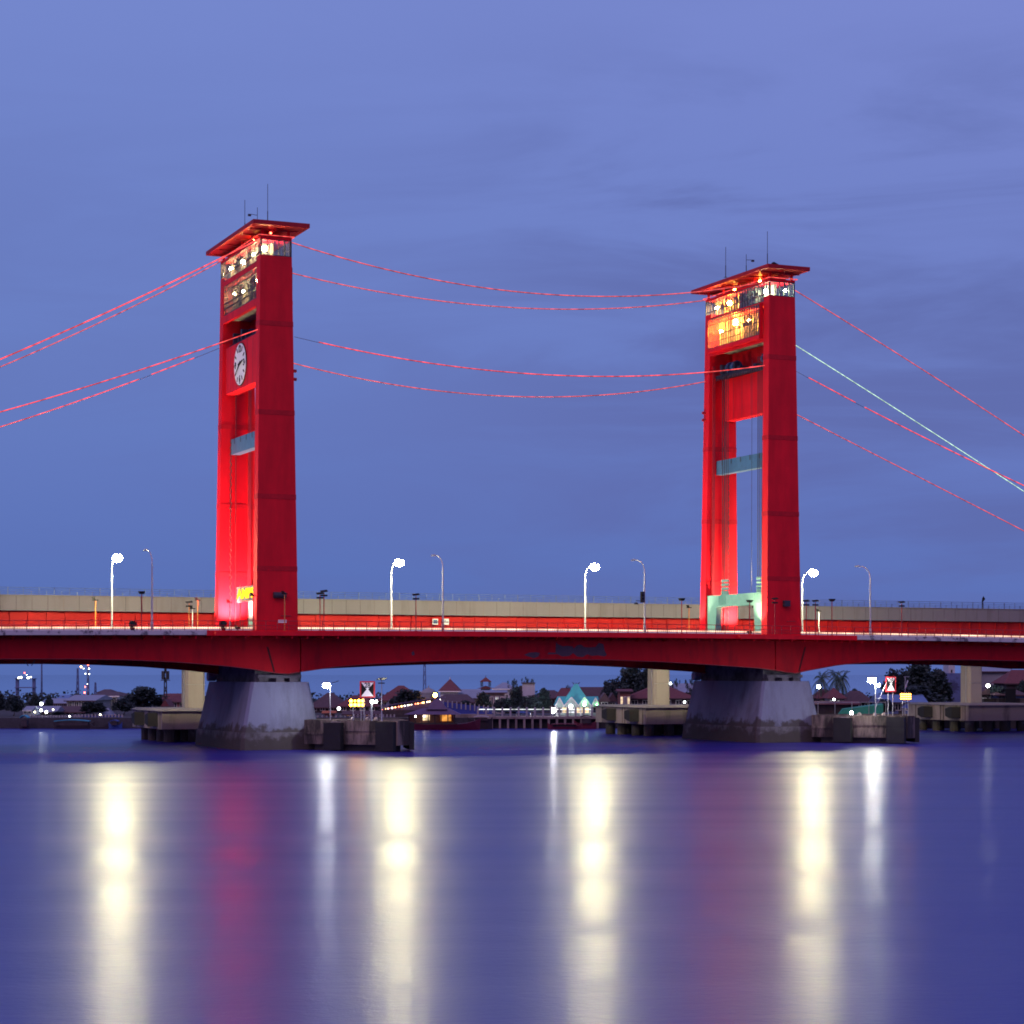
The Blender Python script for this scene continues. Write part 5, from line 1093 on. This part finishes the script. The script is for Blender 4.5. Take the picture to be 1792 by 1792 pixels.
for px, pw, lb, mt in ((916, 26, 'blue tarpaulin over stalls on the bank before the dark trees', TARP), (1590, 16, 'blue tarpaulin tent behind the posts of the right clearance sign', TARP)):
    t = thing('tarpaulin_tent', lb, 'tent', Q(px, 358, GZ), -ANG); a = wpx(pw, 358) / 2; h = ZY(1244 if px < 1000 else 1232, 358) - GZ
    MB().add([(-a, 0, h * .7), (a, 0, h * .62), (a, 3, h * .62), (-a, 3, h * .7), (-a * .2, 1.5, h)], [(0, 1, 4), (1, 2, 4), (2, 3, 4), (3, 0, 4)]).build('tarpaulin', mt, t); d = MB()
    for sx in (-1, 1): d.tube([(sx * a * .95, .1, 0), (sx * a * .95, .1, h * .64)], .05, 5)
    d.build_split('pole', GREYP, t)

# ------------------------------------------------------------------ boats
def hull(mb, ln, wd, h, rise=.6, z=-.3):
    n = 12; rows = []
    for i in range(n + 1):
        u = -1 + 2 * i / n; k = (1 - abs(u) ** 3.2) * wd / 2 + .04; rz = rise * abs(u) ** 4
        rows.append([(u * ln / 2, -k, h + rz), (u * ln / 2 * .97, -k * .7, z), (u * ln / 2 * .97, k * .7, z), (u * ln / 2, k, h + rz)])
    v = [p for r_ in rows for p in r_]; f = []
    for i in range(n):
        for j in range(4): a, b = i * 4 + j, i * 4 + (j + 1) % 4; f.append((a, b, b + 4, a + 4))
    f += [(0, 1, 2, 3), tuple(n * 4 + j for j in (3, 2, 1, 0))]; return mb.add(v, f)
def boat(label, px0, px1, D, h, hm, cabin=None, cm=None, ch=1.2, rz=0.):
    c = Q((px0 + px1) / 2, D, 0); ln = wpx(px1 - px0, D); t = thing('boat', label, 'boat', c, -ANG + rz); hull(MB(), ln, min(2.6, ln * .22), h).build('hull', hm, t)
    if cabin:
        a, b = cabin[0] * ln / 2, cabin[1] * ln / 2
        MB().box(a, b, -.7, .7, h + .01, h + ch * .55).build('cabin', WALLD, t); n = 8; prof = [(a - .2 + (b - a + .4) * i / n, h + ch * (.62 + .38 * math.sin(math.pi * (.15 + .7 * i / n)))) for i in range(n + 1)]
        MB().slab([(x, z) for x, z in prof] + [(x, z - .12) for x, z in reversed(prof)], -.95, .95).build('canopy', cm, t)
    return t
boat('long dark boat with a turquoise canopy moored at the left', 93, 166, 350.5, .55, HULLD, (-.85, .7), BTURQ, 1.0)
boat('small boat with a turquoise cabin at the far left bank', 34, 52, 350.5, .4, HULLD, (-.5, .6), BTURQ, 1.9)
boat('small blue boat right of the long turquoise one', 190, 214, 351, .6, TARP, (-.5, .3), TARP, .9)
boat('low dark boat by the grey pavilion', 158, 190, 349, .4, HULLD)
boat('long low red boat before the riverside walk', 958, 1020, 348.5, .45, HULLR, (-.7, .6), HULLR, .5)
boat('low dark boat with pale gunwale left of the red floating restaurant', 690, 722, 346, .4, HULLD, (-.5, .5), TENT, 1.2)
boat('dark cargo boat with a pale deck moored right of the floating restaurant', 818, 862, 349, 1.4, HULLD, (-.4, .6), WALLW, .8)
boat('dark red moored boat before the turquoise house', 1004, 1044, 350.5, .9, HULLR, (-.3, .5), HULLD, 1.4)
boat('white covered boat far down river behind the second sign', 1588, 1620, 352, .8, HULLD, (-.6, .5), WALLW, 1.3)
t = thing('floating_restaurant', 'red floating restaurant boat with a peaked violet roof and lit windows', 'boat', Q(768, 345, 0), -ANG); hull(MB(), 13.6, 4.2, .9, 1.0).build('hull', HULLR, t); MB().box(-5.2, 3.0, -1.5, 1.5, .91, 1.15).build('deck', WALLD, t); d = MB()
for k in range(8): x = -4.8 + k * 1.05; d.box(x - .07, x + .07, -1.45, -1.3, 1.153, 2.5); d.box(x - .07, x + .07, 1.3, 1.45, 1.153, 2.5)
d.build_split('post', WALLD, t); MB().box(-4.7, 2.4, .1, .3, 1.153, 2.5).build('inner_wall', BRICK, t)
MB().add([(-5.6, -2, 2.5), (3.6, -2, 2.5), (3.6, 2, 2.5), (-5.6, 2, 2.5), (-2.6, 0, 3.5), (1.6, 0, 3.5)], [(0, 1, 5, 4), (2, 3, 4, 5), (1, 2, 5), (3, 0, 4), (3, 2, 1, 0)]).build('lower_roof', TENT, t)
MB().add([(-2.0, -1, 3.3), (1.4, -1, 3.3), (1.4, 1, 3.3), (-2.0, 1, 3.3), (-.7, 0, 5.0), (.1, 0, 5.0)], [(0, 1, 5, 4), (2, 3, 4, 5), (1, 2, 5), (3, 0, 4), (3, 2, 1, 0)]).build('peaked_roof', TENT, t)
MB().box(-2.6, -1.5, -.05, .07, 1.5, 2.4).build('lit_window', CREAML, t); MB().box(.3, 2.0, -.05, .07, 1.4, 2.4).build('lit_window', ORNGL, t)
for x in (-2.3, -3.7): MB().ball((x, -1.6, 2.2), .13, 8).build('deck_lamp', E('deck_white' + str(x), (1, .95, .8), 25), t)
# --- the woods that close the view behind the houses: one mass
rr = random.Random(31); d = MB()
tops = [rr.uniform(1.0, 3.6) for k in range(400)]
for k in range(15000):
    px = rr.uniform(-60, 1850); D = rr.uniform(432, 500); g = (px + 60) / 1910 * 130 + D * .13; i = int(g); f = g - i; f = f * f * (3 - 2 * f)
    top = tops[i % 400] * (1 - f) + tops[(i + 1) % 400] * f; p = Q(px, D, GZ + top * rr.random() ** .6); s_ = rr.uniform(.2, .5)
    a = Vector((rr.gauss(0, 1), rr.gauss(0, 1), rr.gauss(0, .7))).normalized() * s_; b = a.cross(Vector((rr.gauss(0, 1), rr.gauss(0, 1), rr.gauss(0, 1)))).normalized() * s_ * .7; d.add([p - a, p - b, p + a, p + b], [(0, 1, 2, 3)])
tag(struct('distant_wood', d, LEAF2, 'stuff'), 'dark belt of distant trees behind the houses of the far bank', 'wood')
